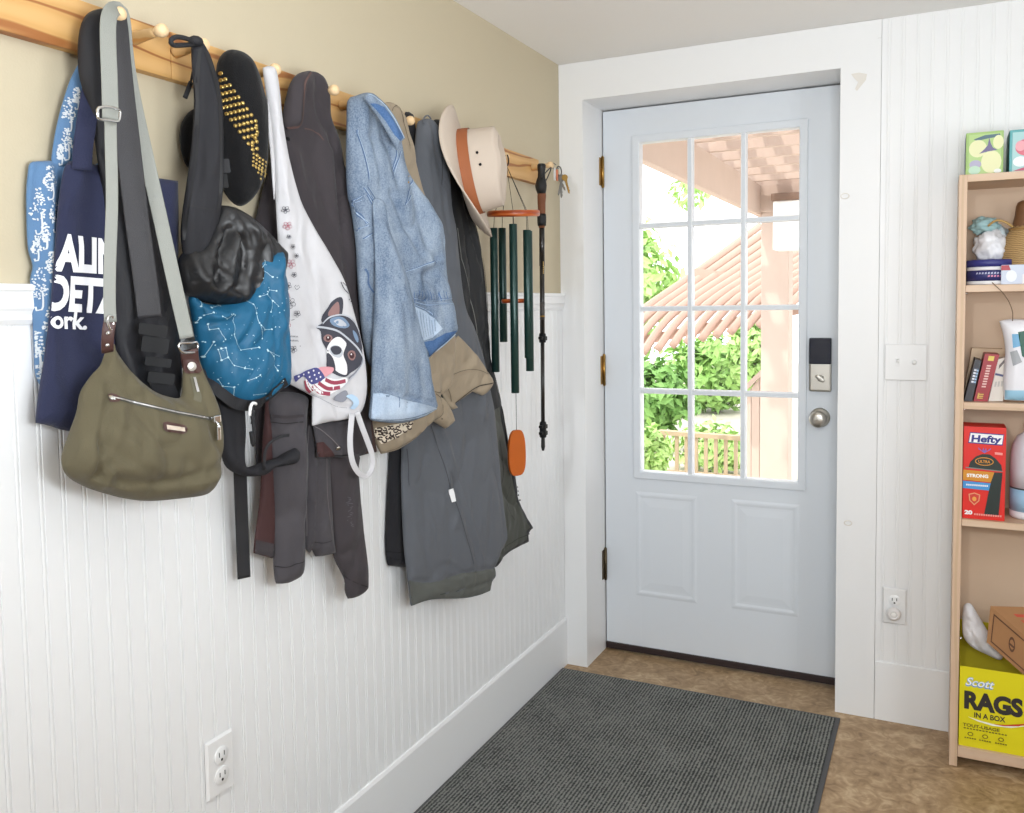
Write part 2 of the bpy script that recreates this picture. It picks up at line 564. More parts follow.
# back wall: boxes around the opening, faced with flat white boards
w = MB()
w.box((0, .012, 0), (XJ-.003, .3, H), WHITE_TRIM)
w.box((XR+.003, .012, 0), (2.6, .3, H), WHITE_TRIM)
w.box((XJ-.003, .012, ZT+.003), (XR+.003, .3, H), WHITE_TRIM)
w.build('wall_back', kind='structure')
KNOT = mat('board_knot_stain', rgb(226, 221, 213), .45)
def boards():
    w = MB()
    e = .0005                             # one continuous frame of flat boards round the opening
    w.poly([(e, 0, e), (XJ, 0, e), (XJ, 0, ZT), (XR, 0, ZT), (XR, 0, e), (XB-.001, 0, e), (XB-.001, 0, H-.001), (e, 0, H-.001)], WHITE_TRIM, (0, .2, 0))
    w.box((XB-.012, -.0004, ZT+.075), (XB-.0012, .01, ZT+.0756), mat('board_seam', rgb(196, 193, 188), .6))
    for u, v, rr in ((845, 196, .012), (848, 523, .011), (850, 18+58, .012)):       # knots ghosting through the paint
        c = WB(u, v, -.0006)
        if v == 76:
            w.poly([WB(a, b, -.0008) for a, b in ((851, 74), (859, 72.5), (867, 74), (866, 80), (861, 86), (857, 91), (855, 89), (858, 82), (854, 78))], KNOT)
        else:
            ring = [c+Vector((math.cos(k*PI/8)*rr, 0, math.sin(k*PI/8)*rr*.7)) for k in range(16)]
            w.tube(ring, .0016, KNOT, 6, closed=True)
    return w
boards().build('trim_1', kind='structure')
# jamb stops behind the leaf
w = MB()
w.box((XJ, DY+.047, .0), (XJ+.03, .3, ZT), WHITE_TRIM, .002)
w.box((XR-.03, DY+.047, .0), (XR, .3, ZT), WHITE_TRIM, .002)
w.box((XJ, DY+.047, ZT-.03), (XR, .3, ZT), WHITE_TRIM, .002)
w.build('trim_2', kind='structure')

def beads(y0, y1, period, z0, z1, x, m, axis, start, q=.0018):
    """beadboard: flat strips with a bead between two quirks; axis 'y' = left wall, 'x' = back wall"""
    prof = []
    k = math.floor((y0-start)/period)-1
    while start+k*period < y1+period:
        c = start+k*period
        prof += [(c-.0052, 0), (c-.0042, -q), (c-.0032, -q)]
        prof += [(c+.0032*math.sin(a), -q*.6+q*.7*math.cos(a)) for a in (-1.1, -.55, 0, .55, 1.1)]
        prof += [(c+.0032, -q), (c+.0042, -q), (c+.0052, 0)]
        k += 1
    prof = [(min(max(p, y0), y1), h_) for p, h_ in prof]
    bm = MB(); rows = []
    for zz in (z0, z1):
        rows.append([bm.bm.verts.new((x+q, p, zz) if axis == 'y' else (p, x-q, zz)) for p, q in prof])
    fs = []
    for i in range(len(prof)-1):
        if abs(prof[i][0]-prof[i+1][0]) < 1e-9 and abs(prof[i][1]-prof[i+1][1]) < 1e-9: continue
        f = [rows[0][i], rows[0][i+1], rows[1][i+1], rows[1][i]]
        fs.append(bm.bm.faces.new(f if axis == 'y' else f))
    bm._set(fs, m)
    return bm
b = beads(-4.4, -.001, .0372, .15, WZ-.02, .005, WHITE, 'y', -1.4666)
b.build('trim_3', kind='structure')
b = beads(XB, 2.6, .0395, .17, H, .006, WHITE_TRIM, 'x', 1.0825, .001)
b.build('trim_4', kind='structure')
# wainscot cap: flat board, small cove under it
def prism_y(prof, y0, y1, m, mb):
    A = [mb.bm.verts.new((x, y0, z)) for x, z in prof]; B = [mb.bm.verts.new((x, y1, z)) for x, z in prof]
    fs = [mb.bm.faces.new(A), mb.bm.faces.new(B[::-1])]
    n = len(A)
    for i in range(n): fs.append(mb.bm.faces.new((A[i], A[(i+1) % n], B[(i+1) % n], B[i])))
    mb._set(fs, m)
def prism_x(prof, x0, x1, m, mb):
    A = [mb.bm.verts.new((x0, y, z)) for y, z in prof]; B = [mb.bm.verts.new((x1, y, z)) for y, z in prof]
    fs = [mb.bm.faces.new(A), mb.bm.faces.new(B[::-1])]
    n = len(A)
    for i in range(n): fs.append(mb.bm.faces.new((A[i], A[(i+1) % n], B[(i+1) % n], B[i])))
    mb._set(fs, m)
w = MB()
prism_y([(.0002, WZ), (.016, WZ), (.019, WZ-.003), (.019, WZ-.009), (.0165, WZ-.012), (.0165, WZ-.036), (.014, WZ-.040), (.012, WZ-.046), (.012, WZ-.053), (.008, WZ-.060), (.0002, WZ-.060)], -4.4, -.0008, WHITE, w)
w.build('trim_5', kind='structure')
w = MB()
prism_y([(.0002, .0005), (.0125, .0005), (.0125, .168), (.009, .1755), (.0055, .1765), (.0002, .1765)], -4.4, -.0008, WHITE, w)
w.build('baseboard_left', kind='structure')
w = MB()
prism_x([(.011, .0005), (0, .0005), (0, .186), (.002, .188), (.011, .188)], XB+.0008, 2.6, WHITE_TRIM, w)
w.build('baseboard_back', kind='structure')

# ------------------------------------------------------------------ door
door = thing('door_1', 'white panelled exterior door with a twelve-pane window, closed at the end of the room', 'door', (.52, DY, 0))
door['kind'] = 'structure'
X0, X1, Z0, Z1 = XJ+.004, XR-.003, .03, ZT-.005
WX0, WX1, WZ0, WZ1 = .234, .800, .700, 1.915
w = MB()
w.box((X0, DY, Z0), (WX0, DY+.045, Z1), DOORW, .0015)
w.box((WX1, DY, Z0), (X1, DY+.045, Z1), DOORW, .0015)
w.box((WX0-.001, DY+.0002, WZ1), (WX1+.001, DY+.045, Z1), DOORW)
w.box((WX0-.001, DY+.0002, Z0), (WX1+.001, DY+.045, WZ0), DOORW)
w.build('leaf', door)
def rect_loops(mb, x0, x1, z0, z1, y, loops, m):
    """nested rectangles: (inset, rise towards the room)"""
    prev = None; fs = []
    for ins, hgt in loops:
        r = [mb.bm.verts.new((a, y-hgt, b)) for a, b in ((x0+ins, z0+ins), (x1-ins, z0+ins), (x1-ins, z1-ins), (x0+ins, z1-ins))]
        if prev:
            for i in range(4): fs.append(mb.bm.faces.new((prev[i], prev[(i+1) % 4], r[(i+1) % 4], r[i])))
        prev = r
    fs.append(mb.bm.faces.new(prev))
    mb._set(fs, m)
for x0, x1 in ((.213, .447), (.571, .805)):
    w = MB()
    rect_loops(w, x0, x1, .226, .624, DY, [(0, 0), (.008, .002), (.014, .0022), (.022, .0003), (.03, .0003), (.055, .0022)], DOORW)
    w.build('raised_panel', door)
# window frame with muntins standing proud of the leaf
w = MB()
fw = .026
for a, b_, c, d_ in ((WX0-fw, WX0+.002, WZ0-fw, WZ1+fw), (WX1-.002, WX1+fw, WZ0-fw, WZ1+fw)):
    w.box((a, DY-.009, c), (b_, DY+.03, d_), DOORW, .004)
for c, d_ in ((WZ0-fw, WZ0+.002), (WZ1-.002, WZ1+fw)):
    w.box((WX0-fw+.001, DY-.0088, c), (WX1+fw-.001, DY+.03, d_), DOORW, .004)
pw = (WX1-WX0)/3; ph = (WZ1-WZ0)/4
MUNT = mat('muntin_glare_white', rgb(240, 242, 245), .35)  # whiter than the leaf: glare from outdoors is put into the colour
for i in (1, 2): w.box((WX0+pw*i-.0095, DY-.006, WZ0), (WX0+pw*i+.0095, DY+.028, WZ1), MUNT, .004)
for j in (1, 2, 3): w.box((WX0, DY-.0055, WZ0+ph*j-.0095), (WX1, DY+.028, WZ0+ph*j+.0095), MUNT, .004)
wf = w.build('window_frame', door)
GLASS = glass_mat('window_glass')
w = MB()
w.poly([(WX0, DY+.02, WZ0), (WX1, DY+.02, WZ0), (WX1, DY+.02, WZ1), (WX0, DY+.02, WZ1)], GLASS)
w.build('pane', wf, 'clear glass')
SWEEP = mat('sweep_rubber', rgb(44, 30, 30), .6)
w = MB(); w.box((X0, DY-.008, .007), (X1, DY+.04, .031), SWEEP, .003); w.build('door_sweep', door, 'dark brown rubber sweep')
for za, zb in ((1.763, 1.873), (1.022, 1.136), (.275, .395)):
    BRS = BRASS if za > 1 else mat('dark_bronze', rgb(96, 84, 64), .45, metal=.8)
    w = MB()
    w.box((XJ+.0002, DY-.034, za+.004), (XJ+.0022, DY-.002, zb-.004), BRS)
    w.tube([(XJ+.005, DY-.008, za), (XJ+.005, DY-.008, zb)], .0055, BRS, 10)
    for q in (za, zb): w.ball((XJ+.005, DY-.008, q), .005, BRS, 1)
    w.build('hinge', door, 'brass hinge' if za > 1 else 'dark bronze hinge')
w = MB()
w.box((.8365, DY-.03, 1.022), (.907, DY-.0005, 1.203), STEEL, .006)
lockb = w.build('deadbolt', door, 'keypad deadbolt, black above and brushed nickel below')
LOCKSCR = mat('glossy_black_lock_cover', rgb(38, 40, 52), .15)
w = MB(); w.box((.8365-.0006, DY-.0312, 1.114), (.907+.0006, DY-.004, 1.2036), LOCKSCR, .005); w.build('cover', lockb, 'glossy black cover')
w = MB(); w.lathe([(.011, 0), (.011, .005), (.006, .007)], STEEL, (.874, DY-.03, 1.068), (0, -1, 0), 20)
w.box((.868, DY-.05, 1.052), (.880, DY-.034, 1.084), STEEL, .004, Matrix.Rotation(-.9, 3, 'Y')); w.build('thumb_turn', lockb)
w = MB()
w.lathe([(.0335, 0), (.0335, .005), (.028, .009), (.014, .012), (.012, .03), (.02, .036), (.0275, .044), (.0285, .054), (.024, .061), (.012, .0635), (.0, .0637)], STEEL, (.8695, DY, .931), (0, -1, 0), 28)
w.box((.8655, DY-.067, .9285), (.8735, DY-.061, .9335), STEEL, .001)
w.build('knob', door, 'round brushed nickel knob')

# ------------------------------------------------------------------ plates on the walls
def screw(mb, c, ax):
    mb.lathe([(.003, 0), (.003, .0006), (.002, .0012), (0, .0013)], WHITEPL, c, ax, 10)
SLOT = mat('socket_slot_black', rgb(25, 25, 25), .6)
t = thing('light_switch', 'white two-gang light switch plate on the back wall right of the door', 'light switch', (1.1408, 0, 1.137))
w = MB(); w.box((1.0822, -.0035, 1.0815), (1.1994, .0025, 1.191), WHITEPL, .002); w.build('cover_plate', t)
w = MB()
for cx in (1.118,):
    w.box((cx-.005, -.006, 1.124), (cx+.005, -.002, 1.149), WHITEPL, .001)
    w.box((cx-.0035, -.0135, 1.137), (cx+.0035, -.004, 1.146), WHITEPL, .001, Matrix.Rotation(.5, 3, 'X'))
w.build('toggle', t)
w = MB(); w.lathe([(.007, 0), (.007, .004), (.006, .006), (.002, .0065), (0, .0065)], WHITEPL, (1.164, -.0033, 1.137), (0, -1, 0), 16); w.build('dimmer_button', t)

def duplex(t, org, ux, nrm, lower=True):
    """duplex receptacle on a plate: org = plate centre, ux = the width direction"""
    org, ux, nrm = Vector(org), Vector(ux), Vector(nrm); uz = Vector((0, 0, 1))
    def bx(mb, a, b_, c, d_, h0, h1, m, bev=0):
        pts = [org+ux*p+uz*q+nrm*h0 for p, q in ((a, c), (b_, c), (b_, d_), (a, d_))]
        mb.poly(pts, m, nrm*(h1-h0))
    w = MB()
    pr = [(.0345, .0555), (.0325, .0575)]
    o1 = [org+ux*a+uz*b_ for a, b_ in ((-.035, -.057), (.035, -.057), (.035, .057), (-.035, .057))]
    o2 = [org+ux*a+uz*b_+nrm*.0055 for a, b_ in ((-.031, -.053), (.031, -.053), (.031, .053), (-.031, .053))]
    A = [w.bm.verts.new(p) for p in o1]; B = [w.bm.verts.new(p) for p in o2]
    fs = [w.bm.faces.new(B)]+[w.bm.faces.new((A[i], A[(i+1) % 4], B[(i+1) % 4], B[i])) for i in range(4)]
    w._set(fs, WHITEPL)
    w.build('cover_plate', t)
    for s_ in (1, -1):
        w = MB(); c = org+uz*(.0195*s_)+nrm*.005
        w.lathe([(.0172, 0), (.0172, .0025), (.0165, .003), (.0, .003)], WHITEPL, c, nrm, 24)
        if s_ == 1 or lower:
            for dx in (-.0064, .0064): w.poly([c+ux*(dx-.0011)+uz*-.001+nrm*.0032, c+ux*(dx+.0011)+uz*-.001+nrm*.0032, c+ux*(dx+.0011)+uz*.008+nrm*.0032, c+ux*(dx-.0011)+uz*.008+nrm*.0032], SLOT)
            w.poly([c+ux*(.0028*math.cos(k*PI/5))+uz*(-.0075+.0028*math.sin(k*PI/5))+nrm*.0032 for k in range(10)], SLOT)
        w.build('receptacle', t)
t = thing('wall_outlet', 'white duplex wall outlet low on the beadboard below the shoulder bag', 'outlet', (.009, -1.7232, .4585))
duplex(t, (.0065, -1.7232, .4585), (0, 1, 0), (1, 0, 0))
t = thing('wall_outlet', 'white wall outlet low on the back wall between door and bookcase', 'outlet', (1.118, .0, .3722))
duplex(t, (1.118, .0035, .3722), (1, 0, 0), (0, -1, 0), False)
t = thing('night_light', 'round white plug-in night light in the lower socket of the back wall outlet', 'night light', (1.117, -.005, .353))
w = MB(); w.lathe([(.017, 0), (.019, .006), (.021, .014), (.019, .024), (.013, .029), (.011, .0285), (.009, .0265), (0, .0265)], mat('night_light_plastic', rgb(226, 222, 220), .4), (1.117, -.0045, .3545), (0, -1, 0), 28)
w.build('housing', t)
w = MB(); w.lathe([(.0085, 0), (.0075, .0025), (.004, .0035), (0, .0036)], mat('night_light_lens', rgb(240, 238, 234), .25), (1.117, -.031, .3545), (0, -1, 0), 20); w.build('lens', t)

# ------------------------------------------------------------------ rug
def rug_mat():
    m, nt, b = base_mat('ribbed_charcoal_carpet')
    tc = nt.nodes.new('ShaderNodeTexCoord')
    wv = nt.nodes.new('ShaderNodeTexWave'); wv.bands_direction = 'X'; wv.inputs['Scale'].default_value = 31; wv.inputs['Distortion'].default_value = .6; wv.inputs['Detail'].default_value = 2
    n = nt.nodes.new('ShaderNodeTexNoise'); n.inputs['Scale'].default_value = 170; n.inputs['Detail'].default_value = 3
    n3 = nt.nodes.new('ShaderNodeTexNoise'); n3.inputs['Scale'].default_value = 7; n3.inputs['Detail'].default_value = 4
    for k in (wv, n, n3): nt.links.new(tc.outputs['Object'], k.inputs['Vector'])
    a = nt.nodes.new('ShaderNodeMath'); a.operation = 'MULTIPLY_ADD'; a.inputs[1].default_value = 1.1
    nt.links.new(n.outputs['Fac'], a.inputs[0])
    a3 = nt.nodes.new('ShaderNodeMath'); a3.operation = 'MULTIPLY'; a3.inputs[1].default_value = .42
    nt.links.new(wv.outputs['Fac'], a3.inputs[0]); nt.links.new(a3.outputs[0], a.inputs[2])
    a2 = nt.nodes.new('ShaderNodeMath'); a2.operation = 'MULTIPLY_ADD'; a2.inputs[1].default_value = .35
    nt.links.new(n3.outputs['Fac'], a2.inputs[0]); nt.links.new(a.outputs[0], a2.inputs[2])
    r = nt.nodes.new('ShaderNodeValToRGB'); el = r.color_ramp.elements; el.new(.5)
    for e, (p, c) in zip(el, [(.55, rgb(48, 50, 49)), (.92, rgb(90, 92, 90)), (1.0, rgb(134, 135, 130))]): e.position = p; e.color = c
    nt.links.new(a2.outputs[0], r.inputs['Fac']); nt.links.new(r.outputs['Color'], b.inputs['Base Color'])
    bp = nt.nodes.new('ShaderNodeBump'); bp.inputs['Strength'].default_value = .9; bp.inputs['Distance'].default_value = .004
    nt.links.new(a.outputs[0], bp.inputs['Height']); nt.links.new(bp.outputs['Normal'], b.inputs['Normal'])
    b.inputs['Roughness'].default_value = .95; b.inputs['Specular IOR Level'].default_value = .1
    return m
t = thing('doormat', 'large charcoal ribbed mat on the brown floor in front of the door', 'mat', (.5, -.85, 0))
w = MB(); w.box((.0225, -1.67, .0005), (.9535, -.0615, .0095), rug_mat(), .003); w.build('pile', t)
w = MB()
EDGE = mat('rubber_mat_edge', rgb(74, 74, 76), .55)
x0, x1, y0, y1 = .0135, .967, -1.69, -.0505
for lo, hi in (((x0, y0), (x0+.0095, y1)), ((x1-.014, y0), (x1, y1))): w.box((lo[0], lo[1], .0002), (hi[0], hi[1], .0065), EDGE, .002)
for lo, hi in (((x0+.01, y0), (x1-.01, y0+.0105)), ((x0+.01, y1-.0115), (x1-.01, y1))): w.box((lo[0], lo[1], .0003), (hi[0], hi[1], .0063), EDGE, .002)
w.build('rubber_border', t, 'plain rubber border')

# ------------------------------------------------------------------ light
def area(name, loc, target, size, power, col=(1, 1, 1), sy=None):
    l = bpy.data.lights.new(name, 'AREA'); l.energy = power; l.size = size; l.color = col
    if sy: l.shape = 'RECTANGLE'; l.size_y = sy
    o = bpy.data.objects.new(name, l); COL.objects.link(o)
    o.location = loc
    o.rotation_euler = (Vector(target)-Vector(loc)).to_track_quat('-Z', 'Y').to_euler()
    return o
area('camera_flash', (.78, -4.2, 1.95), (.3, -.9, 1.0), .14, 21.5, (.91, .96, 1))
area('bounced_flash', (1.4, -2.5, 1.35), (1.0, -1.6, H), .5, 24, (.91, .96, 1))
area('side_fill_light', (2.55, -1.75, 1.4), (0, -.35, 1.15), 1.0, 17, (.91, .96, 1), 1.2)  # unseen fill added to brighten the left wall and corner; no window modelled
wd = bpy.data.worlds.new('sky'); SC.world = wd; wd.use_nodes = True
bg = wd.node_tree.nodes['Background']; bg.inputs['Color'].default_value = (.93, .97, 1, 1); bg.inputs['Strength'].default_value = 2.8
sun = bpy.data.lights.new('sun', 'SUN'); sun.energy = 2.0; sun.angle = .02; sun.color = (1, .95, .88)
so = bpy.data.objects.new('sun', sun); COL.objects.link(so)
so.rotation_euler = Vector((.35, 1, -1.25)).to_track_quat('-Z', 'Y').to_euler()
SC.view_settings.view_transform = 'Standard'; SC.view_settings.look = 'None'; SC.view_settings.gamma = 1
SC.view_settings.exposure = .06
SC.view_settings.use_curve_mapping = False
# ------------------------------------------------------------------ outside the door
def wood(name, a, b, c, axis='X', scale=3, stretch=(1, 1, 1), rough=.6, dist=4):
    return ramp_mat(name, [(0, a), (.6, b), (.88, b), (.985, c)], scale=scale, wave=axis, dist=dist, stretch=stretch, rough=rough)
PERG = mat('weathered_cedar', rgb(198, 178, 165), .8, var=.08, vscale=6)
GROUNDM = mat('patio_gravel', rgb(200, 190, 175), .9, var=.2, vscale=9)
MB().box((-14, .32, -.75), (14, 26, -.6), GROUNDM).build('ground', kind='structure')
def bar(mb, a, b, hw, hh, m, up=(0, 0, 1)):
    """a straight board between two points, hw across and hh high (half sizes)"""
    a, b = Vector(a), Vector(b); t = (b-a).normalized(); s = t.cross(Vector(up)).normalized(); u = s.cross(t)
    pts = lambda o: [o+s*hw+u*hh, o-s*hw+u*hh, o-s*hw-u*hh, o+s*hw-u*hh]
    A = [mb.bm.verts.new(p) for p in pts(a)]; B = [mb.bm.verts.new(p) for p in pts(b)]
    fs = [mb.bm.faces.new(A[::-1]), mb.bm.faces.new(B)]+[mb.bm.faces.new((A[i], A[(i+1) % 4], B[(i+1) % 4], B[i])) for i in range(4)]
    mb._set(fs, m)
PY = 3.4
pc = WB(777, 300, PY); pb = WB(773, 216, PY)
perg = thing('pergola', 'pale cedar pergola with a square post and open rafters just outside the door', 'pergola', (pc.x, PY, -.6))
hp = .093
w = MB(); w.box((pc.x-hp, PY-hp, -.6), (pc.x+hp, PY+hp, pb.z+.1), PERG, .006); w.build('post', perg)
w = MB(); w.box((pc.x+2.2-hp, PY-hp, -.6), (pc.x+2.2+hp, PY+hp, pb.z+.1), PERG, .006); w.build('post', perg)
bx_ = pc.x-hp-.02
for xx in (bx_, bx_+2.4):
    w = MB(); w.box((xx-.022, .34, pb.z), (xx+.022, PY+.35, pb.z+.2), PERG, .003); w.build('beam', perg)
w = MB(); w.box((bx_-.1, PY-.15, pb.z+.02), (bx_+2.7, PY-.1, pb.z+.2), PERG, .003); w.build('beam', perg)
for k in range(10):
    y = .5+k*.32
    w = MB(); w.box((bx_-.35, y-.02, pb.z+.2), (bx_+2.8, y+.02, pb.z+.34), PERG, .003); w.build('rafter', perg)
for k in range(16):
    x = bx_-.25+k*.19
    w = MB(); w.box((x-.045, .4, pb.z+.34), (x+.045, PY+.4, pb.z+.365), PERG, .002); w.build('roof_slat', perg)
ARB = mat('arbor_cedar', rgb(184, 154, 139), .8, var=.1, vscale=6)
# slatted arched awning farther down the garden
aw = thing('slatted_arbor', 'pinkish slatted arbor roof sloping down beyond the pergola post', 'arbor', tuple(WB(700, 345, 4.6)[:2])+(-.6,))
def lerp(a, b, t): return a+(b-a)*t
NS = 13
for k in range(NS):
    t = k/(NS-1)
    p0 = WB(lerp(600, 774, t), lerp(362, 322, t), 4.2)
    p1 = WB(lerp(628, 812, t), lerp(322, 285, t), 4.6)
    p2 = WB(lerp(690, 880, t), lerp(277, 245, t), 5.2)
    p3 = WB(lerp(760, 960, t), lerp(226, 200, t), 6.0)
    w = MB()
    pts = smooth3([p0, p1, p2, p3], .1)
    w.tube(pts, .05, ARB, 8, flat=(.03, .035), nrm=(-.5, .2, .8))
    w.build('slat', aw)
w = MB(); bar(w, WB(600, 349, 4.5), WB(815, 306, 4.5), .03, .04, ARB); w.build('beam', aw)
w = MB(); bar(w, WB(694, 273, 5.15), WB(830, 292, 5.15), .03, .045, ARB); w.build('beam', aw)
w = MB(); bar(w, WB(602, 345, 4.6), (WB(602, 345, 4.6).x, 4.6, -.6), .05, .05, PERG, (1, 0, 0)); w.build('post', aw)
w = MB(); bar(w, WB(815, 300, 4.6), (WB(815, 300, 4.6).x, 4.6, -.6), .05, .05, PERG, (1, 0, 0)); w.build('post', aw)
# deck railing
RY = 6.0
r0, r1 = WB(659, 432, RY), WB(741, 438, RY)
rl = thing('deck_railing', 'tan wooden deck railing with thin balusters seen low through the door window', 'railing', (r0.x, RY, -.6))
RAILM = mat('deck_railing_wood', rgb(184, 164, 136), .8, var=.1)
w = MB(); bar(w, r0, r1, .05, .022, RAILM); w.build('handrail', rl)
w = MB(); bar(w, (r0.x, RY, -.45), (r1.x, RY, -.45), .03, .03, RAILM); w.build('bottom_rail', rl)
w = MB(); w.box((r0.x-.03, RY-.045, -.6), (r0.x+.06, RY+.045, r0.z-.005), RAILM, .004); w.build('post', rl)
for k in range(7):
    x = lerp(r0.x+.14, r1.x, (k+.5)/7)
    w = MB(); w.box((x-.018, RY-.018, -.45), (x+.018, RY+.018, lerp(r0.z, r1.z, (k+.5)/7)-.02), RAILM, .003); w.build('baluster', rl)
# board fence end right of the railing
f0, f1, f2, f3 = WB(743, 398, 5.0), WB(768, 368, 5.0), WB(768, 600, 5.0), WB(743, 600, 5.0)
fe = thing('board_fence', 'pale upright board fence with a sloping top between railing and pergola post', 'fence', (f0.x, 5.0, -.6))
for k in range(3):
    a, b_ = k/3+.01, (k+1)/3-.01
    xa, xb = lerp(f0.x, f1.x, a), lerp(f0.x, f1.x, b_)
    w = MB(); w.poly([(xa, 5, -.6), (xb, 5, -.6), (xb, 5, lerp(f0.z, f1.z, b_)), (xa, 5, lerp(f0.z, f1.z, a))], PERG, (0, .03, 0)); w.build('board', fe)
w = MB(); bar(w, f0+Vector((-.05, 0, .02)), f1+Vector((.05, 0, .06)), .04, .02, PERG); w.build('cap_board', fe)
# white lantern on the pergola post
LANT = mat('lantern_overexposed_white', rgb(250, 250, 250), .3)  # flat white puts the lantern's overexposure into its colour
l0, l1 = WB(776, 203, PY-.24), WB(802, 250, PY-.24)
la = thing('outdoor_lantern', 'white square lantern hanging at the top of the pergola post', 'lantern', ((l0.x+l1.x)/2, PY-.24, l1.z))
w = MB(); w.box((l0.x, PY-.36, l1.z), (l1.x, PY-.16, l0.z), LANT, .008); w.build('shade', la)
w = MB(); w.box((l0.x-.012, PY-.37, l0.z), (l1.x+.012, PY-.152, l0.z+.05), mat('lantern_cap', rgb(120, 95, 80), .6), .006); w.build('cap', la)
# trees
LEAFS = [mat('leaf_green', rgb(150, 190, 104), .6, var=.35, vscale=3), mat('leaf_pale_green', rgb(178, 212, 130), .6, var=.3, vscale=3), mat('leaf_deep_green', rgb(122, 166, 88), .6, var=.35, vscale=3)]
BARK = mat('bark', rgb(110, 92, 76), .9, var=.3, vscale=12)
def tree(name, label, cat, c, rad, n, leaf, m, ground=-.6):
    c = Vector(c)
    t = thing(name, label, cat, (c.x, c.y, ground), 'greenery beyond the door')
    w = MB()
    for k in range(n):
        d_ = Vector((random.gauss(0, 1), random.gauss(0, 1), random.gauss(0, 1))).normalized()
        lump = .72+.38*noise.noise(d_*2.3+c)+random.uniform(-.22, .1)
        p = c+Vector((d_.x*rad[0], d_.y*rad[1], d_.z*rad[2]))*lump
        if p.z < ground+.05: continue
        nn = (d_+Vector((random.uniform(-1, 1), random.uniform(-1, 1), random.uniform(-.4, 1)))).normalized()
        a = nn.orthogonal().normalized(); a = Matrix.Rotation(random.uniform(0, 6.28), 3, nn)@a; b_ = nn.cross(a)
        s_ = leaf*random.uniform(.6, 1.3)
        w.poly([p-a*s_, p+b_*s_*.45+nn*s_*.1, p+a*s_, p-b_*s_*.45+nn*s_*.1], m)
    w.build('foliage', t, norm=False)
    w = MB(); w.tube(smooth3([(c.x, c.y, ground), (c.x+.04, c.y, (c.z+ground)/2), (c.x, c.y, c.z)], .2), max(.03, rad[0]*.06), BARK, 8); w.build('trunk', t)
tree('tree', 'bright green tree at the left edge of the door window', 'tree', WB(622, 285, 9.5), (1.0, .9, 1.3), 1500, .12, LEAFS[1])
tree('tree', 'dense green tree behind the slatted arbor, seen in the middle panes', 'tree', WB(716, 372, 12.6), (1.1, .9, .85), 1900, .11, LEAFS[0])
tree('tree', 'deeper green tree behind the left end of the deck railing', 'tree', WB(650, 398, 8.2), (.74, .5, .66), 1700, .09, LEAFS[2])
tree('tree', 'pale leafy sapling just left of the pergola post', 'tree', WB(752, 350, 9.0), (.35, .4, .6), 800, .08, LEAFS[1])
tree('shrub', 'low pale shrub behind the deck railing balusters', 'shrub', WB(715, 452, 7.0), (.6, .3, .4), 1100, .06, LEAFS[1])
tree('shrub', 'light green shrub in front of the left end of the railing', 'shrub', WB(650, 452, 5.4), (.25, .25, .32), 700, .05, LEAFS[1])
tree('tree', 'small clump of leaves showing high behind the pergola beam', 'tree', WB(690, 192, 15.5), (.5, .4, .45), 170, .1, LEAFS[1])

# ------------------------------------------------------------------ peg rails
PINE = wood('pine_board', rgb(216, 172, 112), rgb(206, 160, 98), rgb(160, 102, 54), 'Z', 5.5, (.3, .22, 1.3), .5, 11)
PEGM = wood('pine_peg', rgb(216, 180, 130), rgb(210, 172, 118), rgb(200, 146, 84), 'Z', 12, (1, 1, 1), .4, 3)
ENDG = mat('peg_end_grain', rgb(232, 200, 156), .5, var=.08, vscale=90)
RZ0, RZ1, RX = 1.729, 1.8105, .021
def rail(y0, y1, tips, label):
    t = thing('peg_rail', label, 'peg rail', (0, (y0+y1)/2, RZ0), 'pine peg rails')
    w = MB(); w.box((.0003, y0, RZ0), (RX, y1, RZ1), PINE, .0025); w.build('board', t)
    for u, v in tips:
        p = WL(u, v, .088)
        w = MB()
        w.lathe([(.0108, 0), (.0112, .004), (.0098, .02), (.0078, .044), (.0068, .053)], PEGM, (RX-.0005, p.y, p.z), (1, 0, .05), 18)
        w.lathe([(.0066, .052), (.0084, .056), (.0108, .062), (.0113, .067), (.0098, .072), (.006, .075), (0, .0758)], ENDG, (RX-.0005, p.y, p.z), (1, 0, .05), 18)
        w.build('peg', t)
ys = WL(171, 55, RX).y
rail(-2.75, ys-.0006, [(120, 16), (162.5, 32.5)], 'pine peg rail nearest the camera, at the top left corner of the photo')
rail(ys+.0006, -.225, [(204, 46.5), (276, 71), (335, 91.5), (366, 102.5), (411, 122), (470, 147), (506.5, 157.5), (551, 166)], 'longer pine peg rail running on towards the door')
# ------------------------------------------------------------------ things on the pegs, from the left
def cloth(name, c, rough=.85, bump=.5, bscale=420, var=.16, vscale=26, sheen=.15, **k):
    return mat(name, c, rough, bump=bump, bscale=bscale, var=var, vscale=vscale, spec=.25, sheen=sheen, **({'wrink': (18, .022)} | k))
def strap(mb, pts, hw, ht, m, nrm=(1, -.5, 0), step=.012, closed=False, seg=12):
    """strap through (u, v, x) points"""
    P = smooth3([WL(u, v, x) for u, v, x in pts], step, closed)
    mb.tube(P, 0, m, seg, flat=(hw, ht), nrm=nrm, closed=closed)
def cord(mb, pts, r, m, step=.008, seg=7, closed=False):
    mb.tube(smooth3([WL(u, v, x) for u, v, x in pts], step, closed), r, m, seg, closed=closed)

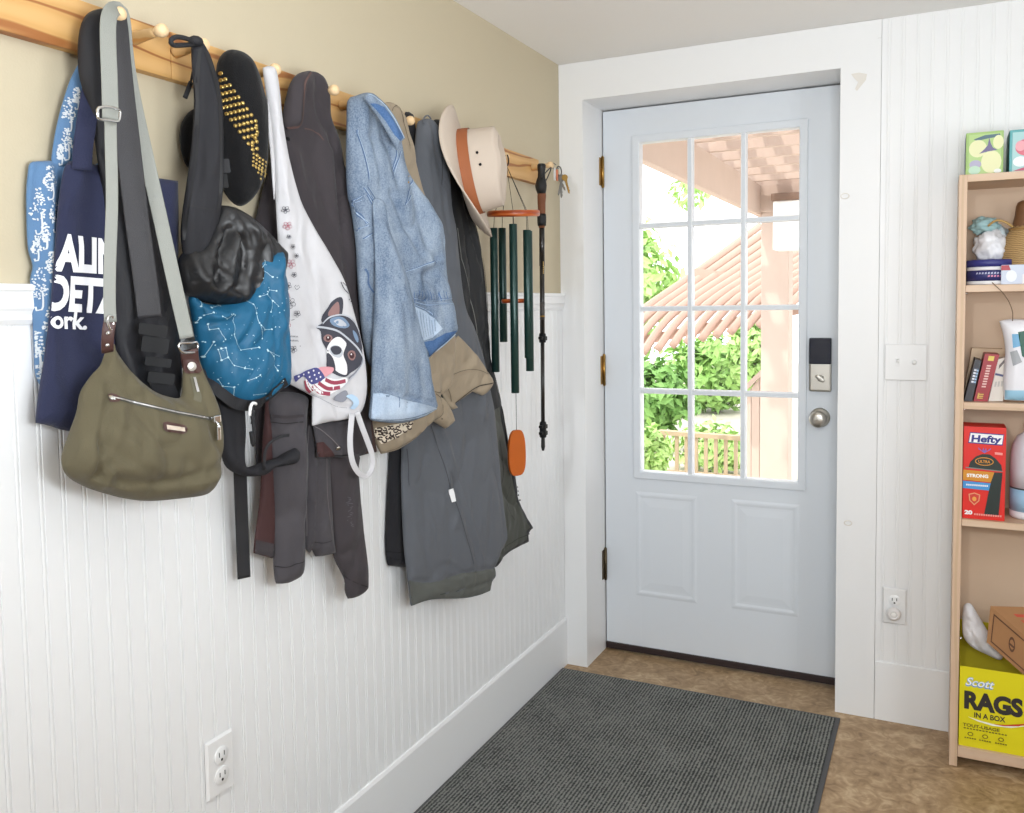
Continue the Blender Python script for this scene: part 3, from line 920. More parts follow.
# 1 -- blue patterned tote at the far left
BLUEF = cloth('blue_print_cotton', rgb(92, 126, 164), var=.14, vscale=12)
TREEP = mat('white_print', rgb(206, 212, 218), .8)
root = thing('patterned_tote', 'light blue tote bag with white leafy tree print, furthest left on the rail', 'tote bag', tuple(WL(60, 250, .02)))
S = Sheet([(30, 163), (41, 161), (56, 161), (90, 165), (112, 172), (116, 300), (112, 380), (86, 392), (46, 386), (39, 384), (34.5, 371), (33.4, 343), (31.7, 305), (30, 280), (32.5, 266), (28, 250), (26.5, 225), (26, 195), (27.5, 175)], (60, 250), .016, 4, T=.012, r=.03, back=.008, nz=.004, nscale=(22, 5), seed=3,
          folds=[([(45, 165), (48, 260), (44, 330), (46, 380)], .006, .012), ([(37, 168), (38, 230), (40, 300)], -.004, .01), ([(55, 170), (58, 300), (52, 380)], -.006, .01)])
part = S.mesh('body', BLUEF, root)
def tree_print(S, mb, u, v, k, rng, mir=1):
    pts = []; rad = []
    for i in range(70):
        for _ in range(20):
            a, b_ = rng.uniform(-1, 1), rng.uniform(-1, 1)
            if a*a+b_*b_ < 1 and abs(a) < .35+.65*(.5+b_*.5): break
        p = (u+a*11*k+mir*b_*0, v+b_*17*k)
        pts.append(p); rad.append(rng.uniform(.0009, .0017))
    keep = [i for i, p in enumerate(pts) if S.inB(S.loc(*p))]
    S.dots(mb, [pts[i] for i in keep], [rad[i] for i in keep], TREEP, seg=6)
    st = [(u+3*k*mir, v+8*k), (u+4*k*mir, v+20*k), (u+3*k*mir, v+28*k), (u-2*k*mir, v+29*k), (u-3*k*mir, v+25*k)]
    if all(S.inB(S.loc(*p)) for p in st): S.line(mb, st, .0022, TREEP)
rng = random.Random(5)
w = MB()
for u, v, k in ((38, 205, 1), (50, 178, .75), (39, 283, .95), (45, 232, .6), (52, 262, .7), (38, 345, .8), (50, 320, .8), (36, 245, .55), (44, 372, .6), (55, 212, .7)): tree_print(S, w, u, v, k, rng)
w.into(part)
S = Sheet([(77, 66, 1), (70, 80), (62, 104), (56, 128), (52, 152), (52, 163), (60, 168), (72, 166), (83, 163, 1), (86, 130), (90, 105), (98, 60), (110, 26, 1), (106, 22, 1), (92, 40)], (70, 130), .022, 6, T=.006, r=.02, back=.004, nz=.002, seed=4, folds=[([(80, 90), (70, 160)], .004, .012)])
part = S.mesh('handle', BLUEF, root)
w = MB()
for u, v, k in ((68, 110, .75), (66, 140, .7), (76, 95, .5), (77, 145, .6), (60, 152, .45)): tree_print(S, w, u, v, k, rng)
w.into(part)

# 2 -- navy tote with white lettering
NAVY = cloth('navy_canvas', rgb(42, 46, 72), var=.08, vscale=14)
PRINTW = mat('white_ink', rgb(236, 237, 242), .75)
root = thing('navy_tote', 'navy canvas tote bag with large white lettering behind the shoulder bag', 'tote bag', tuple(WL(100, 300, .04)))
S = Sheet([(65.5, 165), (78, 162), (110, 167, 1), (157, 178, 1), (178, 181, 1), (177.5, 240), (176, 330), (170, 445, 1), (110, 436), (67, 431), (50, 426), (35.5, 423, 1), (37.5, 400), (44.8, 353), (51, 300), (55, 245), (59, 200)], (90, 300), .043, 3, T=.014, r=.03, back=.01, nz=.003, nscale=(12, 5), seed=9, wr=(.007, 8, 4, .4),
          folds=[([(90, 172), (84, 205), (76, 235)], -.004, .012), ([(66, 170), (58, 240), (48, 330), (40, 415)], .004, .012), ([(104, 172), (112, 230), (108, 300)], .004, .02)])
part = S.mesh('body', NAVY, root)
w = MB()
def word(body, quad, bold=.03):
    """quad: lower-left, lower-right, upper-right, upper-left pixels of the word"""
    q = [S.loc(*p) for p in quad]
    V, Fc = text_tris(body, bold)
    W = V[:, 0].max(); Hc = .73
    L = []
    V, Fc = [tuple(v) for v in V], [tuple(f) for f in Fc]
    stack, Fc = Fc, []
    mid = {}
    while stack:                          # small triangles, so that the cloth's edge cuts the letters cleanly
        f = stack.pop()
        e = max(((f[k], f[(k+1) % 3], f[(k+2) % 3]) for k in range(3)), key=lambda e: (V[e[0]][0]-V[e[1]][0])**2+(V[e[0]][1]-V[e[1]][1])**2)
        if (V[e[0]][0]-V[e[1]][0])**2+(V[e[0]][1]-V[e[1]][1])**2 > .11**2:
            kk = tuple(sorted(e[:2]))
            if kk not in mid:
                mid[kk] = len(V); V.append(((V[e[0]][0]+V[e[1]][0])/2, (V[e[0]][1]+V[e[1]][1])/2))
            stack += [(e[0], mid[kk], e[2]), (mid[kk], e[1], e[2])]
        else: Fc.append(f)
    for x, y in V:
        a, b_ = x/W, y/Hc
        L.append((q[0]*(1-a)+q[1]*a)*(1-b_)+(q[3]*(1-a)+q[2]*a)*b_)
    L = np.array(L); hh = S.h(L)+.0022
    bm = w.bm
    vs = [bm.verts.new(S.at(p, h_)) for p, h_ in zip(L, hh)]
    fs = []
    for f in Fc:
        if not S.inB(L[list(f)].mean(0)): continue
        try: fs.append(bm.faces.new([vs[i] for i in f]))
        except ValueError: pass
    w._set(fs, PRINTW)
word('ALIN', [(54, 269), (117.5, 273), (116.5, 240), (56, 233)], .045)
word('OETZ', [(44, 308), (115.5, 312.5), (115.5, 279.5), (47, 274)], .045)
word('work.', [(36, 327), (86, 329), (86, 311.5), (38, 309)], .03)
w.into(part)
w = MB()
strap(w, [(82, 170, .058), (84, 140, .058), (94, 80, .06), (108, 32, .066), (114, 16, .07), (119, 14, .06), (121, 40, .045), (124, 90, .034), (133, 175, .03)], .014, .0015, NAVY, (.9, -.6, 0))
w.build('handle', root)

# 3 -- black padded sling bag
SLING = cloth('black_nylon', rgb(35, 35, 39), .5, .3, 900, .12, 10, 0)
WEB = mat('charcoal_webbing', rgb(42, 41, 45), .45, bump=.5, bscale=900)
root = thing('sling_bag', 'black padded sling bag with a wide strap, behind the olive shoulder bag', 'sling bag', tuple(WL(130, 250, .07)))
S = Sheet([(106, 9), (96, 9.5), (86, 15), (80, 28), (77.5, 50), (79, 75), (86, 101), (93, 130), (98, 165), (104, 205), (108, 250), (112, 300), (117, 350), (132, 405), (156, 412), (178, 400), (181, 365), (178, 325), (171, 290), (163, 262), (157, 215), (148, 175), (138, 130), (128, 78), (121, 45), (114, 18)], (125, 200), .064, 8, T=.02, r=.035, back=.01, nz=.004, seed=12, wr=(.007, 14, 5, .2),
          folds=[([(84, 30), (86, 60), (92, 95), (102, 125)], .006, .012), ([(97, 100), (103, 150), (108, 200)], -.005, .01), ([(116, 60), (122, 130), (130, 220)], -.004, .012), ([(150, 200), (158, 270), (168, 330)], -.005, .008), ([(114, 270), (124, 290), (120, 330)], .006, .012)])
S.mesh('body', SLING, root)
w = MB()
strap(w, [(114, 16, .082), (116, 30, .086), (119, 65, .092), (124, 110, .098), (131, 170, .108), (137, 220, .106), (144, 270, .108), (150, 318, .109)], .018, .0016, WEB, (.85, -.6, 0))
w.build('webbing_strap', root, 'satin charcoal webbing strap')
w = MB()
def bucklebox(mb, c, hw, hh, ht, m, rot):
    n = Vector((.8, -.6, 0)).normalized(); z = Vector((.0, 0, 1)); t = z.cross(n).normalized()
    R_ = Matrix.Rotation(rot, 3, n); t, z = R_@t, R_@z
    c = Vector(c)
    pts = [(-1, -.8), (-.9, -1), (.9, -1), (1, -.8), (1, .8), (.9, 1), (-.9, 1), (-1, .8)]
    mb.poly([c+t*hw*a+z*hh*b_+n*ht for a, b_ in pts], m, -n*2*ht)
for (u, v, hw, hh, x) in ((153, 330, .021, .009, .112), (155, 345, .020, .012, .113), (158, 362, .0195, .007, .112), (161, 378, .02, .009, .108)):
    bucklebox(w, WL(u, v, x), hw, hh, .004, BLKPL, -.17)
w.build('side_release_buckle', root, 'glossy black buckle')
w = MB()
strap(w, [(160, 378, .1), (166, 392, .096), (172, 405, .09)], .018, .0016, BLACK, (.85, -.6, 0)); w.build('lower_webbing', root)

# 4 -- olive shoulder bag
OLIVE = cloth('olive_canvas', rgb(94, 87, 67), .75, .4, 600, .1, 12, .1, wrink=(17, .032))
GREYW = mat('grey_webbing', rgb(142, 144, 138), .6, bump=.5, bscale=700, var=.04, vscale=30)
def B_(p): return zoom(0, 240, 2.904, p)
root = thing('shoulder_bag', 'olive green canvas shoulder bag on a grey webbing strap, in front at the left', 'shoulder bag', tuple(WL(140, 440, .1)))
S = Sheet([(111, 345, 1), (106, 352), (101, 365), (92, 375), (81, 392), (77, 412), (70, 432), (63, 452), (62, 464), (67, 476), (83, 486), (103, 493), (125, 498.5), (148, 501), (176, 499), (200, 495.5), (209, 489), (216, 473), (219.5, 447), (218, 415), (212, 394), (203, 370), (196.5, 352, 1), (185, 352, 1), (183, 380), (181, 397), (166, 396), (150, 389), (137, 378), (126, 365), (117, 352), (114.5, 344, 1)],
          (140, 440), .112, 9, T=[((140, 450), .062), ((90, 460), .045), ((205, 450), .05), ((112, 360), .01), ((190, 365), .012), ((140, 395), .04), ((170, 490), .04)], r=.05, back=.022, nz=.006, nscale=(11, 9), seed=21, res=.006, wr=(.010, 10, 6, .5),
          folds=[([(103, 385), (95, 420), (88, 450), (85, 472)], -.008, .007), ([(97, 382), (88, 420), (80, 455), (80, 470)], .006, .008),
                 ([(110, 405), (103, 430), (92, 455)], .006, .01), ([(85, 474), (105, 480), (140, 480), (180, 473), (212, 460)], -.007, .007), ([(88, 481), (120, 488), (170, 486), (210, 474)], .005, .007),
                 ([(118, 372), (140, 393), (165, 405)], .005, .008), ([(100, 470), (130, 462), (160, 470)], .004, .012), ([(186, 470), (196, 440)], -.004, .012)])
S.mesh('body', OLIVE, root)
w = MB()
S.line(w, B_([(315, 452), (380, 470), (480, 493), (560, 509), (625, 521)]), .0065, mat('zip_tape', rgb(74, 72, 64), .7), .0015)
for k in range(60):
    a = k/59; q = B_([(330+a*290, 457+a*63-10*math.sin(a*PI)*0)])[0]
S.line(w, B_([(330, 456), (380, 469), (480, 492), (560, 508), (622, 520)]), .002, CHROME, .003)
w.build('front_zip', root, 'dark front zip with silver teeth')
w = MB(); S.patch(w, B_([(310, 448), (325, 444), (345, 455), (343, 468), (325, 470), (312, 462)]), BROWNL, .003, smooth=True)
S.dots(w, B_([(325, 457)]), .0035, CHROME, .0045, 12, dome=.002); w.build('zip_end_tab', root, 'brown leather tab')
zp = MB()
cord(zp, [(215, 421, .168), (218, 424, .172), (219, 430, .173)], .0022, CHROME)
c = WL(218.5, 433, .172); zp.box(c-Vector((.002, .004, .012)), c+Vector((.002, .004, .012)), CHROME, .0015)
c = WL(216, 419, .165); zp.box(c-Vector((.003, .008, .006)), c+Vector((.004, .008, .006)), CHROME, .002); zp.build('zip_pull', root, 'silver zip pull')
w = MB()
S.patch(w, B_([(472, 530, 1), (484, 527, 1), (535, 537, 1), (543, 546, 1), (541, 558, 1), (530, 563, 1), (482, 556, 1), (473, 548, 1)]), BROWNL, .002)
S.patch(w, B_([(480, 536, 1), (533, 544, 1), (535, 556, 1), (482, 549, 1)]), mat('cream_label', rgb(208, 194, 178), .5), .0035)
w.build('label_patch', root, 'small cream label in a brown frame')
w = MB()      # leather anchor on the right horn with a rivet, slanted zip below it
S.patch(w, B_([(530, 345, 1), (572, 340, 1), (585, 378, 1), (576, 386), (540, 388), (531, 380, 1)]), BROWNL, .002)
S.dots(w, B_([(553, 367)]), .0075, mat('silver_rivet', rgb(222, 220, 214), .3, metal=.6), .004, 16, dome=.003)
w.build('leather_anchor', root, 'dark brown leather anchor with silver rivet')
w = MB(); S.line(w, B_([(560, 395), (568, 425), (574, 452), (572, 468)]), .012, mat('inner_zip_tape', rgb(96, 92, 74), .7), .0015); S.line(w, B_([(561, 398), (565, 415), (572, 440)]), .0045, CHROME, .004); w.build('side_zip', root)
w = MB()      # dark leather tab of the left horn
S2p = [(110.5, 318, .150), (108.5, 330, .150), (107.5, 342, .146), (107.5, 352, .138)]
strap(w, S2p, .0085, .002, BROWNL)
for q in ((108, 333, .154), (107.5, 345, .15)): w.ball(WL(*q), .0035, CHROME, 1)
w.build('leather_anchor', root, 'dark brown leather anchor with silver rivet')
w = MB()      # strap: front run, over the peg, back run
strap(w, [(110.5, 322, .152), (109.5, 300, .152), (110, 262, .15), (112, 200, .143), (111, 150, .135), (110.5, 122, .13)], .0085, .0012, GREYW, (.9, -.45, 0))
strap(w, [(110.5, 119, .13), (109.5, 80, .122), (108, 40, .115), (108.5, 20, .108), (112, 10.5, .1), (117, 8.5, .09), (121, 12, .084), (123.5, 24, .084), (125, 44, .085), (129, 75, .088), (137, 115, .097), (146, 155, .106), (155, 195, .115), (165, 240, .124), (175, 285, .132), (187, 338, .14)], .0115, .0012, GREYW, [(.9, -.45, 0)]*1 if False else (.9, -.45, 0))
w.build('webbing_strap', root, 'grey webbing strap')
w = MB()
def ring_px(mb, pts, r, m): cord(mb, pts, r, m, .004, 8, True)
ring_px(w, [(98.5, 108, .14), (109, 107, .138), (119, 110, .132), (120, 115, .132), (118, 121, .133), (108, 120, .138), (99, 119, .14), (98, 113, .141)], .0022, CHROME)
w.build('strap_slider', root, 'chrome slider')
w = MB(); ring_px(w, [(179, 344, .14), (190, 343, .14), (196, 342, .136), (197.5, 347, .135), (194, 352, .136), (182, 352, .14)], .0024, CHROME); w.build('strap_ring', root, 'chrome ring')
w = MB(); strap(w, [(189, 350, .134), (190, 358, .13), (191, 366, .126)], .0145, .0022, BROWNL); w.build('leather_tab', root)
w = MB(); ring_px(w, [(107.5, 318, .154), (112, 316, .154), (113.5, 322, .153), (111.5, 330, .152), (109, 327, .153)], .0018, CHROME); w.build('strap_ring', root, 'chrome ring')

# 5 -- pet carrier sling: black strap and lining, blue star-chart pouch
LINING = mat('black_satin', rgb(30, 30, 32), .42, bump=.3, bscale=60, var=.2, vscale=10, spec=.5)
STRAPB = cloth('black_padded_mesh', rgb(42, 42, 46), .7, .5, 900, .15, 12, 0)
NIGHT = cloth('teal_blue_nylon', rgb(32, 92, 126), .42, .2, 700, .14, 7, 0)
STAR = mat('star_print', rgb(178, 210, 222), .6)
root = thing('carrier_sling', 'black sling carrier with a blue constellation-print pouch and dangling straps', 'carrier sling', tuple(WL(235, 330, .09)))
def D_(p): return zoom(170, 230, 3.252, p)
def N_(p): return zoom(180, 230, 4.517, p)
S = Sheet([(191, 45, 1), (199, 38, 1), (207, 52), (213, 68), (219, 90), (221.5, 115), (222, 148), (222, 185), (219, 215), (211, 240), (198, 262), (186, 262), (181, 240), (182, 215), (187, 180), (192, 140), (194, 100), (192, 70)], (205, 130), .092, 10, T=.013, r=.014, back=.005, nz=.002, seed=31,
          folds=[([(218, 100), (219, 150), (217, 195)], .003, .004), ([(205, 60), (210, 120), (205, 200)], .003, .015)])
sst = S.mesh('shoulder_strap', STRAPB, root, 'wide black padded shoulder strap')
w = MB(); BIND = mat('black_binding', rgb(24, 24, 27), .6)
S.line(w, [(206, 52), (212, 70), (217.5, 92), (220, 118), (220.5, 148), (220.5, 184), (217.5, 212)], .006, BIND, .001); S.line(w, [(200, 46), (198, 70), (196.5, 110), (194, 145), (189, 182), (184.5, 214), (183, 240)], .005, BIND, .001); S.line(w, [(188, 205), (202, 208), (214, 210)], .0022, BIND, .001); w.into(sst)
S = Sheet([(219, 205, 1), (232, 207), (248, 216), (262, 228), (276, 243), (284, 252, 1), (281, 275), (262, 300), (240, 305), (212, 304), (190, 297), (180, 285), (178, 262), (186, 250), (198, 247), (208, 232)], (230, 265), .094, 8, T=.03, r=.03, back=.012, nz=.008, nscale=(30, 12), seed=33, res=.005, wr=(.006, 30, 12, .35),
          folds=[([(212, 235), (202, 255), (196, 280)], .010, .008), ([(222, 230), (213, 252), (208, 280)], -.012, .008), ([(226, 238), (222, 262), (216, 285)], .012, .008), ([(233, 240), (236, 265), (230, 288)], -.010, .009), ([(186, 270), (200, 290), (230, 297)], .008, .008), ([(240, 225), (255, 245), (262, 270)], .007, .012), ([(205, 262), (212, 275)], .008, .006)])
S.mesh('lining', LINING, root, 'shiny black lining')
pouch = Sheet([(189, 296), (202, 303), (222, 304), (240, 300), (250, 286), (252, 270), (249, 261, 1), (263, 254), (279, 248, 1), (283, 275), (286, 320), (286.5, 380), (275, 391), (262, 402), (244, 406), (228, 403), (213, 393), (203, 375), (196, 345), (191, 315)], (235, 345), .096, 12, T=.045, r=.05, back=.015, nz=.005, nscale=(16, 8), seed=35, res=.006, wr=(.007, 14, 8, -.6),
              folds=[([(190, 300), (215, 312), (240, 308), (250, 296)], .007, .007), ([(200, 325), (225, 318), (248, 300)], -.008, .007), ([(228, 345), (240, 322), (252, 300)], -.006, .006), ([(205, 318), (222, 316), (238, 312)], .006, .006),
                     ([(259, 270), (262, 320), (261, 395)], -.004, .003), ([(272, 260), (270, 300), (276, 330)], .006, .009), ([(265, 300), (276, 318)], -.006, .008)])
ptl = pouch.mesh('pouch', NIGHT, root, 'blue nylon pouch')
w = MB()
chains = [[(50, 397), (85, 396), (93, 418)], [(125, 425), (140, 450), (172, 445), (203, 494)], [(185, 535), (205, 532), (215, 575), (188, 588), (173, 540)], [(215, 575), (245, 612), (290, 624), (325, 629)], [(247, 385), (243, 470), (272, 542), (355, 530)],
          [(343, 375), (330, 335), (310, 318)], [(343, 375), (355, 420), (368, 490)], [(378, 120), (386, 175), (418, 212)], [(360, 300), (392, 290), (400, 270), (432, 275)], [(392, 290), (415, 320), (442, 345)], [(415, 320), (408, 370)], [(392, 540), (420, 570), (440, 635)], [(395, 545), (445, 570)], [(365, 430), (380, 450), (412, 448)],
          [(180, 675), (198, 706), (243, 710), (240, 748)], [(305, 680), (342, 667), (360, 655)], [(330, 745), (385, 738)], [(82, 455), (75, 495)], [(75, 575), (124, 573), (155, 505)], [(124, 573), (105, 610)], [(140, 350), (175, 340)], [(120, 385), (150, 372)], [(190, 390), (210, 402), (240, 380)], [(270, 320), (293, 298)], [(60, 310), (95, 345)]]
for ch in chains:
    q = N_(ch); S2 = [p for p in q if pouch.inB(pouch.loc(*p))]
    if len(S2) > 1: pouch.line(w, S2, .0006, STAR, .0018, smooth=False)
    if S2: pouch.dots(w, S2, [random.uniform(.0010, .0019) for _ in S2], STAR, .002, 8)
for k in range(130):
    p = (random.uniform(190, 286), random.uniform(252, 402))
    if pouch.inB(pouch.loc(*p)): pouch.dots(w, [p], random.choice([.0005, .0006, .0008, .0011]), STAR, .0018, 6)
w.into(ptl)
w = MB()
pouch.line(w, [(200, 372), (213, 393), (228, 402), (244, 405), (262, 401), (276, 390), (286, 381)], .02, BLACK, .004); w.build('bottom_binding', root, 'black bound bottom edge')
S = Sheet([(212, 388, 1), (219, 430), (221, 452), (227, 468), (244, 476), (264, 475), (272, 468), (282, 466), (295, 463), (298, 455), (296, 448), (286, 452), (276, 458), (262, 462), (246, 467), (243, 455), (244, 430), (243, 402, 1), (228, 392)], (240, 440), .08, 8, T=.014, r=.012, back=.006, nz=.003, seed=36,
          folds=[([(222, 455), (240, 470), (262, 468), (285, 458)], .004, .007), ([(250, 466), (262, 470)], -.005, .004), ([(219, 405), (226, 440), (230, 460)], .003, .01)])
S.mesh('lower_strap', STRAPB, root, 'black padded lower strap')
w = MB()
strap(w, [(240, 470, .062), (241, 500, .05), (242.5, 540, .043), (244, 578, .04)], .0125, .0015, BLACK, (.9, -.5, 0)); w.build('strap_tail', root, 'long dangling black webbing tail')
w = MB()
strap(w, [(264, 470, .10), (265, 452, .105), (270, 443, .11), (279, 437, .115), (289, 435, .12)], .003, .0012, BLACK); w.build('elastic_loop', root)
w = MB()
cord(w, [(250, 402, .13), (252, 410, .14), (253, 416, .142), (252, 424, .14)], .003, BLACK)
cord(w, [(252, 416, .142), (254, 430, .14), (253, 445, .138), (251, 432, .141)], .0035, BLACK)
w.build('pull_cord', root)
w = MB(); cord(w, [(249.5, 416, .142), (250.5, 407, .142), (253, 403, .141), (256, 404, .14)], .003, WHITEPL); w.build('cord_clip', root, 'white cord clip')
w = MB()
cord(w, [(195, 44, .1), (188, 39, .104), (177, 37, .106), (171, 40, .105), (173, 45, .103), (184, 45, .1), (194, 44, .098)], .0042, BLACK)
w.ball(WL(196, 41, .1), .011, BLACK, 2, (1, 1.2, .8))
cord(w, [(196, 48, .09), (193, 70, .075), (190, 85, .06)], .002, BLACK)
strap(w, [(191, 82, .06), (188, 90, .058), (185, 98, .056)], .004, .002, BLACK)
w.build('hanging_loop', root, 'tied black cord loop over the peg')
w = MB()
bucklebox(w, WL(224, 181, .105), .006, .012, .004, BLKPL, .1); bucklebox(w, WL(225, 166, .103), .008, .012, .002, BLACK, .1); w.build('strap_buckle', root)

# 6 -- black cap with brass studs
FELT = cloth('black_wool', rgb(20, 20, 22), .95, .5, 400, .1, 12, .1)
STUD = mat('brass_stud', rgb(186, 160, 96), .3, metal=.85)
root = thing('studded_cap', 'black cap with a band of brass dome studs, hanging behind the carrier strap', 'cap', tuple(WL(245, 130, .06)))
def K_(p): return zoom(172, 40, 4.783, p)
S = Sheet(K_([(210, 150), (222, 95), (250, 58), (290, 45), (345, 60), (390, 100), (420, 165), (440, 235), (458, 310), (462, 400), (462, 500), (455, 600), (430, 690), (385, 760), (330, 795), (280, 770), (235, 700), (215, 600), (205, 450), (203, 280)]), (245, 130), .078, 36, T=.032, r=.06, back=.01, nz=.002, seed=41, res=.008,
          folds=[(K_([(345, 130), (360, 260), (430, 420)]), .004, .02), (K_([(215, 200), (300, 380), (400, 545)]), -.003, .01)])
part = S.mesh('crown', FELT, root)
w = MB()
def stud_grid(A, B_e, C_, nu, nv, r):
    A, B_e, C_ = (np.array(K_([p])[0]) for p in (A, B_e, C_))
    for i in range(nu):
        for j in range(nv):
            p = A+(B_e-A)*i/(nu-1)+(C_-A)*j/(nv-1)
            if S.inB(S.loc(*p)): S.dots(w, [p], r, STUD, .001, 8, dome=r*.5)
stud_grid((232, 160), (400, 388), (240, 325), 9, 6, .0037)
for a, b_ in ((403, 410), (398, 470), (385, 505), (408, 440)): S.dots(w, [K_([(a, b_)])[0]], .0035, STUD, .001, 8, dome=.0022)
stud_grid((392, 545), (450, 585), (388, 600), 5, 4, .0026); stud_grid((400, 605), (445, 630), (425, 665), 4, 3, .0024)
w.into(part)
S = Sheet(K_([(120, 325), (80, 345), (48, 390), (36, 450), (42, 520), (62, 590), (90, 620), (150, 640), (230, 640), (250, 480), (230, 330), (170, 318)]), (200, 140), .03, 6, T=.012, r=.02, back=.006, nz=0)
S.mesh('brim', FELT, root)

# 7 -- light grey tote with a bulldog print
HEATH = cloth('heather_grey_jersey', rgb(198, 197, 200), .9, .25, 700, .05, 60, .1)
root = thing('printed_tote', 'pale heather tote bag printed with a helmeted bulldog and flag bandana', 'tote bag', tuple(WL(315, 330, .1)))
S = Sheet([(262.5, 68, 1), (268, 66), (275, 69), (279, 90), (282, 120), (287, 150), (294, 180), (302, 205), (314, 228), (330, 255), (345, 283), (355, 318), (363, 352), (366, 385), (363, 406), (356, 416), (342, 420), (328, 422), (312, 426, 1), (312, 396, 1), (297, 388), (290, 384), (285.5, 383, 1), (282, 350), (280.5, 320), (279.5, 270), (277, 225), (275, 190), (272, 150), (268, 110)], (315, 330), .112, 14, T=.014, r=.02, back=.006, nz=.003, seed=51, res=.006, wr=(.005, 8, 3, .3),
          folds=[([(270, 80), (276, 140), (282, 200), (284, 240)], .003, .006), ([(284, 200), (298, 260), (312, 310), (324, 360)], .004, .014), ([(290, 384), (312, 395), (335, 406), (352, 408)], -.004, .004), ([(310, 330), (318, 362), (326, 372)], -.004, .008), ([(330, 400), (336, 420)], -.004, .005), ([(281, 360), (295, 375)], .004, .01)])
tb = S.mesh('body', HEATH, root)
def G_(p): return zoom(270, 280, 5.081, p)
INK = lambda n, r_, g_, b_: mat('print_'+n, rgb(r_, g_, b_), .85)
I_DK, I_MD, I_LT, I_WH, I_RED, I_NAVY, I_PINK, I_BLUE, I_BRN, I_EYE, I_SKY = INK('charcoal', 62, 62, 72), INK('grey', 132, 134, 144), INK('pale_grey', 182, 186, 194), INK('white', 226, 224, 226), INK('red', 150, 62, 82), INK('navy', 72, 74, 128), INK('pink', 214, 152, 160), INK('steel_blue', 112, 134, 160), INK('brown', 140, 108, 106), INK('eye_maroon', 66, 38, 42), INK('sky', 176, 202, 226)
w = MB()
e_ = [.0012]
def pr(pts, m, sm=True):
    e_[0] += .00012
    S.patch(w, G_(pts), m, e_[0], .006, sm)
def pl_(pts, wd_, m):
    e_[0] += .00006
    S.line(w, G_(pts), wd_, m, e_[0])
pr([(262, 215), (262, 185), (285, 150), (310, 112), (340, 90), (362, 88), (370, 110), (368, 150), (358, 185), (320, 200)], I_DK)          # ear
pr([(292, 180), (310, 140), (340, 110), (350, 130), (345, 180)], I_BRN)
pr([(235, 240), (255, 262), (262, 310), (285, 360), (285, 440), (330, 480), (380, 492), (410, 470), (450, 440), (468, 400), (462, 350), (440, 320), (350, 260), (280, 235)], I_DK)   # face
pr([(318, 300), (352, 290), (385, 320), (380, 345), (370, 380), (388, 430), (386, 480), (345, 470), (318, 440), (300, 400), (285, 350)], I_WH)
pr([(298, 358), (310, 335), (340, 332), (362, 350), (368, 375), (350, 395), (318, 385)], I_LT)                                       # muzzle
pr([(304, 350), (320, 335), (348, 338), (362, 356), (350, 376), (322, 378)], I_DK)                                                   # nose
pr([(285, 372), (305, 380), (322, 410), (330, 455), (310, 450), (288, 430)], I_DK)
pr([(268, 292), (285, 276), (308, 282), (314, 300), (300, 314), (276, 310)], I_BRN); pr([(280, 290), (296, 284), (306, 296), (296, 308), (282, 305)], I_EYE)
pr([(390, 375), (405, 358), (425, 362), (432, 385), (420, 408), (400, 402)], I_BRN); pr([(398, 378), (410, 366), (424, 378), (420, 398), (404, 396)], I_EYE)
for q in ((290, 292), (408, 377)): S.dots(w, G_([q]), .002, I_WH, e_[0]+.0008, 8)
pr([(258, 222), (285, 195), (330, 178), (380, 182), (420, 212), (445, 260), (460, 320), (462, 355), (420, 320), (370, 280), (310, 245), (240, 236)], I_DK)   # helmet
pr([(300, 200), (340, 185), (375, 195), (400, 230), (380, 245), (340, 240), (310, 225)], I_STEEL if False else I_BLUE)
pr([(318, 212), (345, 198), (372, 212), (385, 232), (350, 234)], I_LT)
pr([(415, 255), (432, 268), (445, 300), (440, 318), (425, 295)], I_BLUE)
pl_([(235, 238), (290, 245), (345, 262), (400, 305), (440, 345), (465, 385)], .004, I_LT)
pl_([(262, 222), (310, 185), (370, 178), (420, 205), (448, 262)], .003, I_LT)
pl_([(468, 400), (455, 440), (430, 470), (395, 500)], .004, I_MD); pl_([(450, 360), (470, 410), (440, 465), (390, 520), (370, 545)], .0025, I_LT)
pr([(240, 448), (275, 440), (318, 446), (312, 470), (280, 490), (250, 482)], I_PINK)                                                 # tongue
pr([(118, 490), (145, 478), (200, 452), (240, 448), (275, 500), (240, 520), (200, 530), (175, 495), (160, 490), (140, 505), (125, 518)], I_NAVY)   # bandana
for q in ((165, 480), (190, 470), (215, 460), (195, 492), (220, 482), (242, 472), (205, 512), (230, 502), (250, 492), (140, 490)): S.dots(w, G_([q]), .0022, I_WH, e_[0]+.0006, 5)
pr([(175, 500), (205, 530), (245, 520), (280, 495), (330, 505), (375, 495), (390, 510), (360, 545), (310, 575), (260, 590), (215, 575), (185, 540)], I_WH)
for st in ([(176, 508), (186, 545), (206, 568)], [(212, 535), (250, 570), (300, 578)], [(240, 522), (290, 552), (350, 545)], [(275, 505), (320, 522), (378, 512)]): pl_(st, .0078, I_RED)
pr([(315, 605), (345, 575), (380, 560), (390, 590), (365, 620)], I_MD)
pr([(380, 590), (410, 580), (440, 600), (445, 630), (425, 655), (400, 650), (418, 625), (405, 608)], I_SKY)
